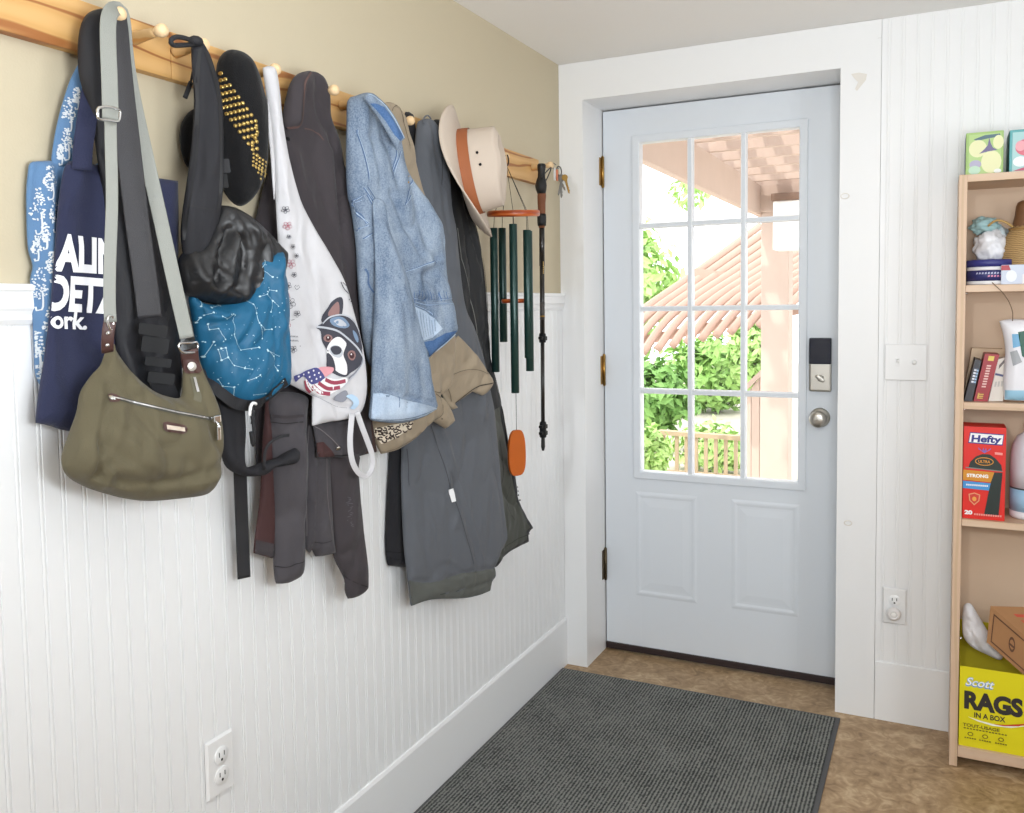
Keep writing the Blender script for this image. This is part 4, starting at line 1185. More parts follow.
# flowers and hearts down the left side
def flower(u, v, r, col):
    for k in range(5):
        a = 2*PI*k/5+.3
        c_ = (u+math.cos(a)*r, v+math.sin(a)*r)
        pl_([(c_[0]+math.cos(b_)*r*.55, c_[1]+math.sin(b_)*r*.55) for b_ in np.linspace(0, 2*PI, 9)], .0008, col)
    S.dots(w, G_([(u, v)]), .0016, col, e_[0]+.0005, 8)
flower(84, 30, 12, I_DK); flower(80, 80, 9, I_RED); flower(96, 118, 18, I_DK); flower(130, 172, 11, I_DK); flower(72, 225, 17, I_RED); flower(110, 352, 12, I_DK)
for (x, y, r_) in ((286, 226, 14), (291, 247, 8), (289, 264, 15), (284, 210, 12), (292, 275, 9), (287, 237, 7), (294, 256, 8)):
    q = ((x-270)*5.081, (y-280)*5.081); flower(q[0], q[1], r_, I_RED if r_ == 14 or r_ == 15 else I_DK)
pl_([(122, 50), (112, 34), (118, 26), (124, 34), (132, 26), (138, 38), (122, 50)], .0008, I_DK)
pl_([(62, 50), (70, 36), (62, 32)], .0008, I_DK); pl_([(95, 205), (112, 200)], .0008, I_DK)
S.dots(w, G_([(140, 335), (58, 360), (88, 90)]), .001, I_DK, e_[0]+.0005, 6)
for (a, b_, n_) in ((68, 285, 9), (62, 306, 10)):
    for k in range(n_): pl_([(a+k*7, b_-4+k*.3), (a+k*7+4, b_+4+k*.3)], .0011, I_DK)
pl_([(345, 10), (362, 45), (384, 70)], .0022, I_DK); pl_([(355, 12), (372, 30)], .0016, I_DK); S.dots(w, G_([(388, 100), (396, 110)]), .0015, I_DK, e_[0], 6)
w.into(tb)
w = MB(); S.line(w, [(285.5, 383), (297, 388), (312, 395), (335, 406), (350, 408)], .0009, I_MD, .0012); w.into(tb)
w = MB()
strap(w, [(352, 414, .15), (350, 440, .15), (352, 460, .148), (358, 472, .146), (366, 476, .146), (372, 468, .146), (372, 455, .148), (367, 440, .15), (361, 424, .15), (357, 412, .148)], .006, .0012, HEATH, (.85, -.6, 0)); w.build('handle', root, 'white webbing handle hanging in a loop')
S = Sheet([(268, 96, 1), (272, 130), (275, 170), (274, 200), (270, 150), (267, 120)], (271, 140), .1, 14, T=.004, r=.01, back=.003, nz=0); S.mesh('handle', HEATH, root)
# 8 -- dark hooded jacket
DARK = cloth('charcoal_brown_cotton', rgb(62, 57, 60), .85, .35, 600, .12, 10, .1)
DARK2 = cloth('faded_charcoal_cotton', rgb(72, 69, 73), .85, .35, 600, .15, 10, .1)
MAROON = cloth('dark_maroon_lining', rgb(66, 42, 42), .7, .2, 500, .1, 8, .05)
SEAM = mat('dark_seam', rgb(38, 34, 36), .9)
PIPING = mat('brown_piping', rgb(88, 66, 62), .8)
def L7(p): return zoom(255, 60, 4.783, p)
def L1(p): return zoom(215, 390, 3.694, p)
root = thing('hooded_jacket', 'dark charcoal hooded jacket with maroon lining, left of the denim jacket', 'jacket', tuple(WL(315, 300, .06)))
S = Sheet([(286, 112), (290, 90), (298, 75), (310.4, 71.3), (320, 73.8), (325.4, 82), (328.6, 97.6), (329.6, 117), (335.5, 131), (339.7, 143.6), (344, 164.5), (347, 185), (350, 206), (353, 230), (357, 280), (360, 320), (363, 360), (367, 410), (375, 452, 1), (352, 458, 1), (330, 456), (317, 452), (300, 462), (275, 470), (257, 466, 1), (255, 400), (254, 300), (255, 227), (257, 215), (263, 190), (270.7, 160), (276, 139)], (310, 260), .05, 12, T=.026, r=.05, back=.02, nz=.005, nscale=(9, 3), seed=61, res=.008, wr=(.014, 8, 2.6, .2),
          folds=[(L7([(300, 62), (285, 110), (275, 190), (290, 280), (330, 350), (350, 400)]), -.012, .011), (L7([(335, 140), (345, 220), (352, 290)]), .006, .009), (L7([(345, 340), (365, 480), (378, 640), (395, 800)]), -.008, .007), (L7([(150, 400), (180, 560), (250, 740)]), .006, .012), ([(344, 170), (348, 230), (356, 320), (366, 420)], .008, .01), ([(288, 135), (283, 170), (275, 220)], -.008, .01), ([(330, 250), (338, 330), (345, 420)], .006, .012), ([(342, 190), (338, 200), (334, 205)], -.006, .006)])
hjb = S.mesh('body', DARK, root)
w = MB()
S.line(w, L7([(235, 328), (270, 336), (300, 352), (326, 384)]), .0025, PIPING)
S.dots(w, L7([(155, 378)]), .004, BLKPL, .002, 12, dome=.002)
w.into(hjb)
S = Sheet(L7([(138, 305), (138, 240), (150, 180), (170, 112), (205, 66), (268, 53), (250, 95), (236, 170), (232, 240), (225, 297), (207, 322), (150, 331)]), (300, 105), .084, 12, T=.014, r=.02, back=.012, nz=.003, seed=62, res=.006,
          folds=[(L7([(225, 90), (200, 180), (190, 290)]), .005, .01)])
S.mesh('hood', DARK, root)
w = MB(); S.line(w, L7([(268, 58), (242, 100), (230, 180), (226, 250), (220, 298), (203, 322), (150, 326)]), .004, PIPING, .002); w.build('piping', root, 'brown piping along the hood edge', norm=False)
S = Sheet(L1([(190, 20), (183, 100), (175, 200), (165, 400), (145, 560), (142, 603, 1), (212, 622, 1), (225, 440), (215, 200), (215, 20)]), (262, 480), .06, 8, T=.008, r=.01, back=.004, nz=.002, seed=63)
lin_ = S.mesh('lining', MAROON, root, 'dark maroon lining')
w = MB(); S.patch(w, L1([(148, 552), (214, 568), (211, 618), (144, 600)]), DARK, .0025); w.build('hem', lin_, 'charcoal hem', norm=False)
S = Sheet(L1([(205, 20), (203, 160), (207, 300), (215, 440), (217, 560), (218, 660), (225, 715, 1), (262, 714), (300, 698), (320, 685, 1), (328, 640), (325, 540), (330, 420), (336, 300), (334, 100), (330, 20)]), (287, 490), .072, 8, T=.022, r=.03, back=.012, nz=.004, nscale=(9, 4), seed=64, wr=(.008, 11, 4, .2), folds=[(L1([(305, 100), (300, 300), (290, 640)]), .005, .01)])
sl = S.mesh('sleeve', DARK2, root)
w = MB(); S.line(w, L1([(217, 650), (260, 655), (300, 642), (326, 625)]), .0018, SEAM); S.line(w, L1([(205, 95), (260, 100), (325, 95)]), .006, DARK, .003)
S.line(w, L1([(205, 118), (260, 124), (325, 118)]), .0018, SEAM); w.into(sl)
S = Sheet(L1([(325, 60), (410, 60), (414, 200), (416, 330), (430, 540), (440, 602, 1), (400, 612), (370, 615, 1), (356, 588), (350, 603), (334, 588, 1), (325, 540), (325, 300)]), (318, 490), .06, 8, T=.016, r=.022, back=.008, nz=.004, nscale=(14, 4), seed=65,
          folds=[(L1([(345, 100), (345, 300), (340, 560)]), .007, .005), (L1([(365, 100), (362, 300), (352, 580)]), -.005, .006), (L1([(408, 200), (415, 400), (435, 580)]), .006, .005)])
fp = S.mesh('front_panel', DARK2, root)
w = MB(); S.line(w, L1([(356, 560), (400, 565), (430, 556)]), .0016, SEAM); S.line(w, L1([(352, 130), (349, 300), (344, 540)]), .001, INK('faded_seam', 104, 98, 100)); S.line(w, L1([(411, 250), (415, 400), (432, 540)]), .0012, INK('faded_seam_pale', 118, 112, 112)); w.into(fp)
S = Sheet(L1([(404, 230), (520, 230), (525, 290), (530, 350), (545, 520), (560, 660), (562, 737, 1), (520, 765), (490, 771, 1), (480, 740), (478, 700), (440, 620), (430, 540), (418, 400)]), (345, 530), .07, 10, T=.024, r=.035, back=.012, nz=.004, nscale=(9, 4), seed=66, wr=(.008, 11, 4, -.2), folds=[(L1([(500, 420), (490, 480), (495, 560)]), .004, .008), (L1([(478, 695), (520, 720), (560, 740)]), -.006, .006)])
sl2 = S.mesh('sleeve', DARK, root)
w = MB(); S.line(w, L1([(445, 640), (478, 690), (520, 712), (560, 726)]), .0018, SEAM)
rr = random.Random(3)
for k in range(16): S.line(w, L1([(482+rr.uniform(0, 26), 395+k*7), (486+rr.uniform(0, 26), 399+k*7)]), .0014, INK('faded_mark', 92, 88, 94)); 
w.into(sl2)
S = Sheet(L1([(360, 120, 1), (505, 110, 1), (505, 240, 1), (470, 250), (440, 248, 1), (395, 250, 1), (376, 248), (372, 200)]), (333, 440), .096, 12, T=.008, r=.01, back=.004, nz=.003, seed=67, folds=[(L1([(375, 135), (420, 180), (460, 215)]), .006, .006)])
fl = S.mesh('front_corner', DARK2, root)
w = MB(); S.patch(w, L1([(372, 195), (400, 192), (432, 226), (440, 247), (380, 247)]), MAROON, .0015); S.line(w, L1([(378, 135), (420, 172), (462, 215)]), .0016, INK('pale_stitch', 110, 104, 106), .002); S.line(w, L1([(440, 243), (505, 238)]), .0022, INK('black_edge', 24, 22, 24), .002)
S.dots(w, L1([(452, 216)]), .0042, STEEL, .003, 14, dome=.002); w.build('snap_button', fl, 'metal snap on the folded-back corner', norm=False)
S = Sheet(L1([(505, 30), (560, 20), (572, 80), (596, 230, 1), (505, 242, 1)]), (365, 430), .082, 12, T=.01, r=.012, back=.005, nz=.002, seed=68)
S.mesh('lining', cloth('dark_brown_lining', rgb(64, 46, 42), .75, .2, 500, .08, 8, .05), root, 'dark brown lining')

# 9 -- denim jacket
def denim(name, c0, c1):
    m, nt, b = base_mat(name)
    tc = nt.nodes.new('ShaderNodeTexCoord')
    mp = nt.nodes.new('ShaderNodeMapping'); mp.inputs['Scale'].default_value = (1, 1, .3); nt.links.new(tc.outputs['Object'], mp.inputs['Vector'])
    n = nt.nodes.new('ShaderNodeTexNoise'); n.inputs['Scale'].default_value = 26; n.inputs['Detail'].default_value = 6; n.inputs['Roughness'].default_value = .65
    n2 = nt.nodes.new('ShaderNodeTexNoise'); n2.inputs['Scale'].default_value = 330; n2.inputs['Detail'].default_value = 2
    nt.links.new(mp.outputs[0], n.inputs['Vector']); nt.links.new(tc.outputs['Object'], n2.inputs['Vector'])
    a = nt.nodes.new('ShaderNodeMix'); a.data_type = 'FLOAT'; a.inputs['Factor'].default_value = .4
    nt.links.new(n.outputs['Fac'], a.inputs['A']); nt.links.new(n2.outputs['Fac'], a.inputs['B'])
    r = nt.nodes.new('ShaderNodeValToRGB'); el = r.color_ramp.elements
    el[0].position = .36; el[0].color = c0; el[1].position = .64; el[1].color = c1
    nt.links.new(a.outputs['Result'], r.inputs['Fac']); nt.links.new(r.outputs['Color'], b.inputs['Base Color'])
    bp = nt.nodes.new('ShaderNodeBump'); bp.inputs['Strength'].default_value = .35; bp.inputs['Distance'].default_value = .002
    nt.links.new(n2.outputs['Fac'], bp.inputs['Height']); nt.links.new(bp.outputs['Normal'], b.inputs['Normal'])
    n3 = nt.nodes.new('ShaderNodeTexNoise'); n3.noise_type = 'RIDGED_MULTIFRACTAL'; n3.inputs['Scale'].default_value = 15; n3.inputs['Detail'].default_value = 2; n3.inputs['Distortion'].default_value = .6
    b2 = nt.nodes.new('ShaderNodeBump'); b2.inputs['Strength'].default_value = .5; b2.inputs['Distance'].default_value = .022
    nt.links.new(mp.outputs[0], n3.inputs['Vector']); nt.links.new(n3.outputs['Fac'], b2.inputs['Height']); nt.links.new(b2.outputs['Normal'], bp.inputs['Normal'])
    b.inputs['Roughness'].default_value = .9; b.inputs['Specular IOR Level'].default_value = .2
    return m
DEN = denim('washed_denim', rgb(92, 109, 132), rgb(150, 163, 178))
DEN_D = denim('dark_denim', rgb(58, 88, 132), rgb(88, 118, 160))
DEN_P = denim('pale_denim_inside', rgb(158, 176, 198), rgb(186, 200, 216))
ST = mat('pale_blue_stitching', rgb(170, 188, 208), .85)
STD = mat('seam_and_crease_indigo', rgb(78, 102, 138), .85)
def J2(p): return zoom(340, 85, 6.775, p)
def J3(p): return zoom(340, 195, 6.775, p)
def J4(p): return zoom(340, 305, 5.081, p)
root = thing('denim_jacket', 'faded light blue denim jacket with a rolled cuff, middle of the row', 'jacket', tuple(WL(400, 250, .12)))
S = Sheet([(349, 100), (355, 96), (368, 92.5), (376, 97), (386, 107), (394, 122), (401, 148), (406, 168), (412, 179.5), (422, 194), (431.5, 210), (440, 224.5), (442.5, 238), (443.5, 257), (445.5, 275), (448, 289.5), (451, 303), (453.5, 318), (456, 331, 1), (445, 341), (427, 357, 1), (405, 362), (385, 372), (371.5, 366), (365.6, 346), (362.5, 326.6), (361, 307), (359, 283.6), (357.7, 251), (355.5, 230), (352, 207), (349, 195), (347.5, 165), (348, 125)], (395, 230), .138, 14, T=.03, r=.04, back=.025, nz=.006, nscale=(10, 5), seed=71, res=.007, wr=(.011, 9, 4.5, .5),
          folds=[(J3([(300, 0), (400, 220), (500, 400)]), -.01, .008), (J2([(170, 90), (215, 220), (300, 480), (350, 700)]), -.007, .01), (J2([(130, 130), (130, 300), (190, 620)]), .006, .008), (J3([(560, 60), (600, 250), (560, 440)]), .010, .016), (J3([(690, 200), (660, 330), (700, 520)]), -.006, .01),
                 (J3([(440, 520), (560, 475), (650, 440)]), .006, .005), (J3([(530, 560), (600, 620), (620, 690)]), -.006, .008), (J3([(600, 540), (660, 600), (690, 660)]), .006, .008), (J3([(480, 560), (500, 640), (520, 690)]), .006, .006), (J3([(490, 700), (600, 730), (740, 715)]), -.008, .004),
                 (J3([(130, 270), (180, 280), (240, 230)]), -.006, .005), (J3([(150, 380), (180, 480), (220, 470)]), -.007, .006), (J3([(180, 500), (190, 600), (230, 660)]), -.010, .006), (J3([(160, 660), (180, 760), (240, 780)]), .006, .008), (J2([(440, 640), (460, 720), (480, 800)]), -.006, .006)])
db = S.mesh('body', DEN, root)
w = MB()
S.line(w, J3([(172, 500), (190, 540), (192, 600), (215, 645), (232, 660)]), .004, STD, .001)  # dark stripe paints the shade of a crease, not a seam
w.into(db)
w = MB()
S.patch(w, J4([(372, 5), (430, 30), (480, 70), (520, 120), (470, 165), (415, 185), (395, 120)]), DEN_P, .0015)
for k in range(7): S.line(w, J4([(388+k*15, 25+k*8), (398+k*14, 90+k*8), (412+k*12, 170-k*4)]), .0012, DEN, .0022)
w.build('inner_facing', db, 'pale inside of the jacket front', norm=False)
w = MB()
S.patch(w, J4([(415, 190), (470, 180), (530, 145), (588, 128), (575, 150), (500, 222), (438, 266)]), DEN_D, .002)
w.build('waistband_inside', db, 'inside of the turned-up hem', norm=False)
w = MB()
def den_seam(px, off=0, gap=.003, under=True):
    if under: S.line(w, px, .0022, STD, .001)
    S.line(w, [(p[0]+.8, p[1]) for p in px], .0009, ST, .0016)
den_seam(J3([(180, 0), (215, 60), (250, 115)])); den_seam(J3([(205, 0), (240, 55), (275, 105)])); den_seam(J2([(160, 695), (200, 755), (238, 812)])); den_seam(J2([(185, 690), (225, 750), (255, 812)]))
den_seam(J3([(75, 65), (120, 130), (180, 195)])); den_seam(J3([(95, 75), (140, 140), (190, 190)])); den_seam(J3([(105, 245), (150, 225), (190, 205)])); den_seam(J3([(250, 205), (330, 205)])); den_seam(J3([(245, 130), (245, 200)])); den_seam(J3([(315, 150), (328, 205)]))
den_seam(J3([(170, 295), (240, 245)])); den_seam(J3([(105, 50), (150, 35)])); den_seam(J2([(75, 805), (150, 755)]))
den_seam(J3([(440, 520), (550, 482), (640, 445), (652, 455), (645, 470)])); den_seam(J2([(128, 300), (150, 430), (195, 640)])); den_seam(J2([(380, 440), (365, 540), (355, 640)])); den_seam(J2([(410, 450), (385, 520), (365, 620)]))
den_seam(J2([(490, 640), (460, 730), (440, 812)])); den_seam(J3([(475, 0), (445, 60)]))
den_seam(J3([(490, 700), (560, 716), (650, 712), (740, 700)])); den_seam(J3([(500, 725), (580, 745), (660, 740), (748, 735)])); den_seam(J3([(500, 745), (600, 790), (620, 812)]))
for k in range(13): S.line(w, J3([(500+k*18, 655+8*math.sin(k*2.1)), (503+k*18, 720)]), .0016, STD if k % 2 else DEN_D, .0014)
S.line(w, J4([(440, 266), (510, 215), (585, 148)]), .0016, ST, .004)
S.dots(w, J2([(462, 618), (458, 660)]), .0026, BRASS, .001, 10, dome=.0015)
w.into(db)
S = Sheet(J2([(165, 92), (190, 55), (230, 72), (285, 118), (335, 170), (380, 240), (438, 362, 1), (400, 400), (385, 440, 1), (330, 340), (270, 240), (215, 160)]), (385, 110), .172, 14, T=.012, r=.02, back=.008, nz=.002, seed=73, res=.006, folds=[(J2([(240, 120), (330, 210), (415, 360)]), -.005, .008)])
col_ = S.mesh('collar', DEN, root)
w = MB(); S.patch(w, J2([(205, 125), (250, 128), (300, 150), (345, 210), (400, 300), (428, 355), (405, 380), (370, 340), (310, 245), (255, 175)]), DEN_D, .0012); S.line(w, J2([(190, 62), (235, 82), (290, 126), (340, 190), (385, 265), (430, 360)]), .002, ST, .002)
w.build('collar_inside', col_, 'darker blue inside of the collar', norm=False)
S = Sheet([(374, 200), (385, 203), (389, 226), (396, 246.7), (405, 274.7), (411, 298), (418.7, 330.6), (426.6, 358), (432.5, 390), (436.8, 407, 1), (423, 417), (401, 423), (373.5, 421), (369.5, 416, 1), (371.5, 393.6), (372.5, 364), (374, 324.7), (375.5, 291), (375.4, 254), (374, 227)], (400, 330), .166, 14, T=[((380, 205), .001), ((384, 226), .008), ((392, 270), .026), ((398, 330), .032), ((402, 405), .03)], r=.045, back=.02, nz=.005, nscale=(12, 4), seed=74, res=.007, wr=(.009, 9, 4, .3),
          folds=[(J4([(250, 0), (260, 140), (270, 300), (290, 440)]), .006, .012), (J4([(330, 40), (350, 200), (400, 400)]), -.004, .012), (J4([(170, 438), (250, 448), (310, 470), (400, 490), (488, 520)]), -.008, .004), (J4([(170, 452), (250, 462), (310, 484), (400, 504), (486, 532)]), .006, .005), (J4([(295, 470), (305, 500), (300, 530)]), -.004, .004), (J3([(290, 250), (330, 450), (390, 700)]), .006, .012), (J3([(250, 420), (265, 640), (280, 800)]), -.005, .008)])
sv = S.mesh('sleeve', DEN, root)
w = MB(); S.patch(w, J4([(168, 450), (210, 448), (250, 456), (310, 478), (400, 498), (488, 526), (430, 562), (400, 572), (310, 588), (200, 588), (155, 574)]), DEN_P, .0012); S.line(w, J4([(160, 580), (240, 585), (320, 580), (400, 563), (480, 530)]), .0025, DEN, .002); S.line(w, J4([(290, 462), (300, 490), (298, 520)]), .0014, STD, .002); w.build('rolled_cuff', sv, 'paler turned-up cuff', norm=False)

# 10 -- khaki jacket under the denim
KHAKI = cloth('khaki_cotton', rgb(150, 136, 116), .85, .3, 500, .06, 10, .1)
KH_D = mat('khaki_seam', rgb(104, 92, 76), .9)
root = thing('khaki_jacket', 'khaki tan jacket with leopard-print lining, mostly hidden under the denim jacket', 'jacket', tuple(WL(420, 300, .09)))
S = Sheet([(383, 106), (389, 102), (396, 105), (400.5, 110), (405, 117.5), (409.4, 133.7), (413.8, 150), (418, 173.6), (422.7, 191), (430, 215), (440, 250), (446, 300), (454, 332), (452, 380), (440, 395), (442, 397.5), (450, 409), (455, 421, 1), (445, 428.6, 1), (432.5, 421, 1), (422, 431), (410.8, 440.8), (397, 449.7), (381, 454, 1), (376, 443), (370, 421), (367, 400), (365, 356), (370, 300), (380, 200), (382, 130)], (415, 300), .116, 14, T=.018, r=.03, back=.012, nz=.006, nscale=(12, 8), seed=81, res=.007, wr=(.007, 12, 7, .6), folds=[([(396, 108), (408, 150), (420, 200)], -.004, .006), ([(372, 428), (400, 440), (421, 430)], .004, .006), ([(436, 392), (440, 410), (434, 420)], -.004, .005)])
kb = S.mesh('body', KHAKI, root)
LEO_W, LEO_B = mat('leopard_cream', rgb(222, 210, 190), .8), mat('leopard_spot_brown', rgb(64, 50, 44), .85)
w = MB()
S.patch(w, J4([(168, 652), (190, 625), (280, 605), (372, 592), (358, 625), (290, 672), (212, 706), (186, 685)]), LEO_W, .0012)
rr = random.Random(11); P_ = S.plane(0, 0)
poly_ = np.array(J4([(172, 652), (192, 630), (280, 610), (368, 597), (352, 625), (288, 668), (214, 700), (190, 682)]))
n_ = 0; done = []
for _ in range(6000):
    if n_ > 34: break
    q = (rr.uniform(373, 414), rr.uniform(421, 445))
    if not inside(np.array([q]), poly_)[0] or any(math.hypot(q[0]-a[0], q[1]-a[1]) < 3.7 for a in done):
        continue
    done.append(q); n_ += 1
    a0 = rr.uniform(0, 6.28)
    S.line(w, [(q[0]+1.9*math.cos(a0+t_), q[1]+1.5*math.sin(a0+t_)) for t_ in np.linspace(0, rr.uniform(3.6, 5.4), 7)], .0034, LEO_B, .0016, step=.002)
w.build('leopard_lining', kb, 'leopard-print lining', norm=False)
w = MB(); S.line(w, J4([(480, 440), (505, 445), (515, 430)]), .002, KH_D); S.line(w, J4([(485, 450), (520, 500), (515, 560), (480, 585)]), .002, KH_D); S.dots(w, J4([(516, 578)]), .0022, KH_D, .002, 8)
S.line(w, J4([(210, 748), (300, 722), (410, 645)]), .0012, KH_D); S.line(w, J2([(352, 175), (362, 150), (390, 140), (420, 200), (450, 330), (480, 450)]), .0016, KH_D)
w.into(kb)
S = Sheet(J4([(430, 275, 1), (480, 240), (540, 205), (600, 155, 1), (640, 195), (690, 250), (735, 315), (772, 372, 1), (776, 402), (745, 445), (722, 460, 1), (672, 440, 1), (630, 468), (582, 502, 1), (600, 522, 1), (570, 532, 1), (545, 505), (500, 420), (462, 345)]), (470, 370), .146, 16, T=.012, r=.02, back=.006, nz=.004, seed=82, res=.006, wr=(.006, 14, 9, -.5),
          folds=[(J4([(540, 210), (560, 290), (555, 330)]), -.007, .006), (J4([(470, 300), (510, 400), (560, 500)]), -.006, .006), (J4([(690, 260), (650, 320), (580, 345), (500, 380)]), .004, .006), (J4([(620, 200), (640, 260), (690, 330)]), .005, .01)])
hb_ = S.mesh('hem_flap', KHAKI, root)
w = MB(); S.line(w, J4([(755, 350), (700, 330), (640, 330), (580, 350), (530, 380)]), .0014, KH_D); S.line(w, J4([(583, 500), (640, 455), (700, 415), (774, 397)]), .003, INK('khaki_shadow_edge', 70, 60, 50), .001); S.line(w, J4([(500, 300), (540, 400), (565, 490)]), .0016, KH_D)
w.into(hb_)

# 11 -- black trousers, 12 -- black jacket, 13 -- grey trousers
BLKC = cloth('black_cotton', rgb(40, 40, 44), .9, .3, 500, .1, 10, .1)
def H2(p): return zoom(370, 400, 3.87, p)
root = thing('black_trousers', 'black trousers showing only at the left edge of the grey trousers', 'trousers', tuple(WL(405, 350, .04)))
S = Sheet([(404, 116), (407, 112), (411, 114), (414, 130), (418, 170), (424, 250), (428, 300), (430, 450), (426, 566, 1), (406, 567), (388, 565.5, 1), (385.5, 545), (387, 500), (389.4, 457), (392, 380), (396, 250), (401, 150)], (405, 350), .026, 10, T=.016, r=.02, back=.01, nz=.003, nscale=(10, 3), seed=85, folds=[([(398, 460), (398, 560)], -.004, .006)])
bt = S.mesh('legs', BLKC, root)
w = MB(); S.line(w, H2([(62, 585), (100, 590), (145, 590)]), .002, INK('black_cuff_seam', 18, 18, 20)); S.line(w, H2([(65, 610), (100, 616), (145, 616)]), .0015, INK('black_cuff_seam_low', 22, 22, 24)); w.into(bt)

BLKJ = cloth('black_shell_fabric', rgb(44, 45, 47), .6, .3, 500, .1, 10, .05)
OLIVEG = cloth('dark_grey_green_lining', rgb(76, 78, 72), .6, .3, 400, .12, 20, .05)
root = thing('zip_jacket', 'black zip jacket hanging behind the grey trousers, next to the sun hat', 'jacket', tuple(WL(480, 330, .06)))
S = Sheet([(433, 121), (441, 119.5), (448.5, 120.4), (451.4, 133.7), (454.4, 151.4), (459.6, 173.6), (462, 193), (470, 215), (477.6, 236), (481, 260), (483.7, 285), (486.6, 320), (488, 340), (491, 368.5), (499.7, 404), (507, 445.3), (510.5, 463), (514.5, 486.6), (517, 500), (532, 528, 1), (527, 533), (527.8, 541.8, 1), (507.6, 552.8), (494, 567.6, 1), (480, 560), (468, 500), (462, 400), (450, 250), (440, 160), (433, 135)], (480, 330), .055, 7, T=.02, r=.03, back=.015, nz=.004, nscale=(10, 3), seed=87, res=.007, wr=(.007, 11, 5, .4),
          folds=[([(440, 125), (448, 160), (460, 215), (474, 280)], .006, .008), ([(452, 150), (460, 200), (472, 260)], -.006, .006)])
zb_ = S.mesh('body', BLKJ, root)
w = MB()
S.patch(w, [(494, 410), (499, 407), (506, 446), (513, 486), (516, 500), (530, 527), (526, 532), (526.5, 540), (507, 551), (496, 563), (497, 520), (497, 460)], OLIVEG, .0015)
w.build('lining', zb_, 'dark grey-green lining', norm=False)
w = MB()
S.line(w, [(463, 200), (478, 240), (484, 286), (487, 335), (491, 369), (500, 405), (507, 446), (515, 488), (516, 502)], .006, INK('black_zip_tape', 20, 20, 22), .003)
S.line(w, [(457, 228), (462, 262), (470, 300), (478, 340)], .0022, INK('grey_zip', 120, 120, 116), .002)
S.dots(w, [(516, 487), (516.5, 491), (517, 495), (517, 500)], .003, BLKPL, .004, 8, dome=.003)
w.build('zip', zb_, 'black zip along the open front', norm=False)
w = MB(); S.line(w, [(499, 440), (503, 470), (500, 500), (505, 525)], .003, INK('lining_crease_shade', 58, 60, 56), .0025); S.line(w, [(497, 553), (515, 540), (527, 533)], .0018, INK('lining_hem', 48, 50, 46), .0026); S.line(w, [(505, 460), (510, 480), (507, 505), (514, 520)], .002, INK('lining_fine_crease_shade', 60, 62, 58), .0026); w.into(zb_)  # the crease lines are shade painted darker on the lining

GREYT = cloth('grey_twill', rgb(92, 95, 101), .85, .3, 500, .08, 12, .1)
GREYB = cloth('grey_green_hem', rgb(88, 90, 86), .85, .3, 500, .08, 12, .1)
root = thing('grey_trousers', 'dark grey trousers with a small white tag, the long pair below the denim jacket', 'trousers', tuple(WL(450, 400, .09)))
S = Sheet([(417, 126), (419.7, 120.4), (428.6, 118.6), (434.5, 122.6), (442, 136.7), (446, 154), (448.5, 181), (450, 205), (455, 227.5), (458, 254), (464, 305), (474, 328.6), (484, 364), (489, 390), (493, 412), (497, 452), (501.8, 503), (505.5, 534), (504.4, 542), (494, 566.7, 1), (495, 575.7), (491.4, 582), (490, 591, 1), (468, 597.7), (432, 599.5), (411, 606, 1), (408, 580), (404, 545), (402, 503), (401.5, 457), (404, 400), (410, 300), (415, 200), (415, 150)], (450, 400), .09, 14, T=.024, r=.04, back=.014, nz=.004, nscale=(8, 2.5), seed=89, res=.008, wr=(.009, 7, 2.4, .15),
          folds=[(H2([(235, 100), (300, 300), (400, 635)]), -.006, .005), (H2([(250, 100), (318, 300), (415, 630)]), .005, .008), (H2([(148, 330), (180, 300), (195, 140)]), -.005, .006), (H2([(490, 150), (505, 380), (525, 520)]), .006, .008), ([(428, 125), (434, 170), (442, 230)], -.006, .006), ([(420, 140), (426, 200), (432, 260)], .006, .008), ([(437, 135), (444, 190), (452, 240)], .005, .006),
                 (H2([(265, 630), (300, 640), (330, 660)]), -.005, .006), (H2([(145, 690), (210, 700), (270, 695), (350, 662), (480, 645)]), -.006, .005), (H2([(165, 470), (190, 560), (235, 690)]), -.004, .007), (H2([(280, 745), (370, 725), (468, 690)]), -.006, .004)])
gt = S.mesh('legs', GREYT, root)
w = MB(); S.patch(w, H2([(147, 698), (210, 708), (270, 700), (350, 670), (480, 650), (483, 678), (470, 700), (463, 738), (380, 762), (240, 768), (162, 792)]), GREYB, .0012); S.line(w, H2([(270, 752), (370, 730), (470, 692)]), .002, INK('hem_opening', 34, 34, 34), .002); w.build('hem', gt, 'grey-green hem', norm=False)
w = MB(); S.line(w, H2([(235, 100), (300, 300), (400, 635)]), .0016, INK('trouser_seam', 56, 58, 64)); S.line(w, H2([(150, 190), (150, 330)]), .0012, INK('trouser_seam_side', 60, 62, 68)); S.line(w, [(441, 150), (442, 165), (441.5, 185)], .0014, INK('pocket_slit', 50, 50, 52)); w.into(gt)
w = MB(); S.patch(w, H2([(302, 347), (320, 341), (331, 391), (315, 396)]), mat('white_tag', rgb(232, 232, 234), .6), .002); w.build('tag', gt, 'small white tag', norm=False)
w = MB(); cord(w, [(424, 124, .085), (424, 118, .08), (428, 115.5, .075), (431, 119, .08)], .002, GREYT); w.build('hanging_loop', root)

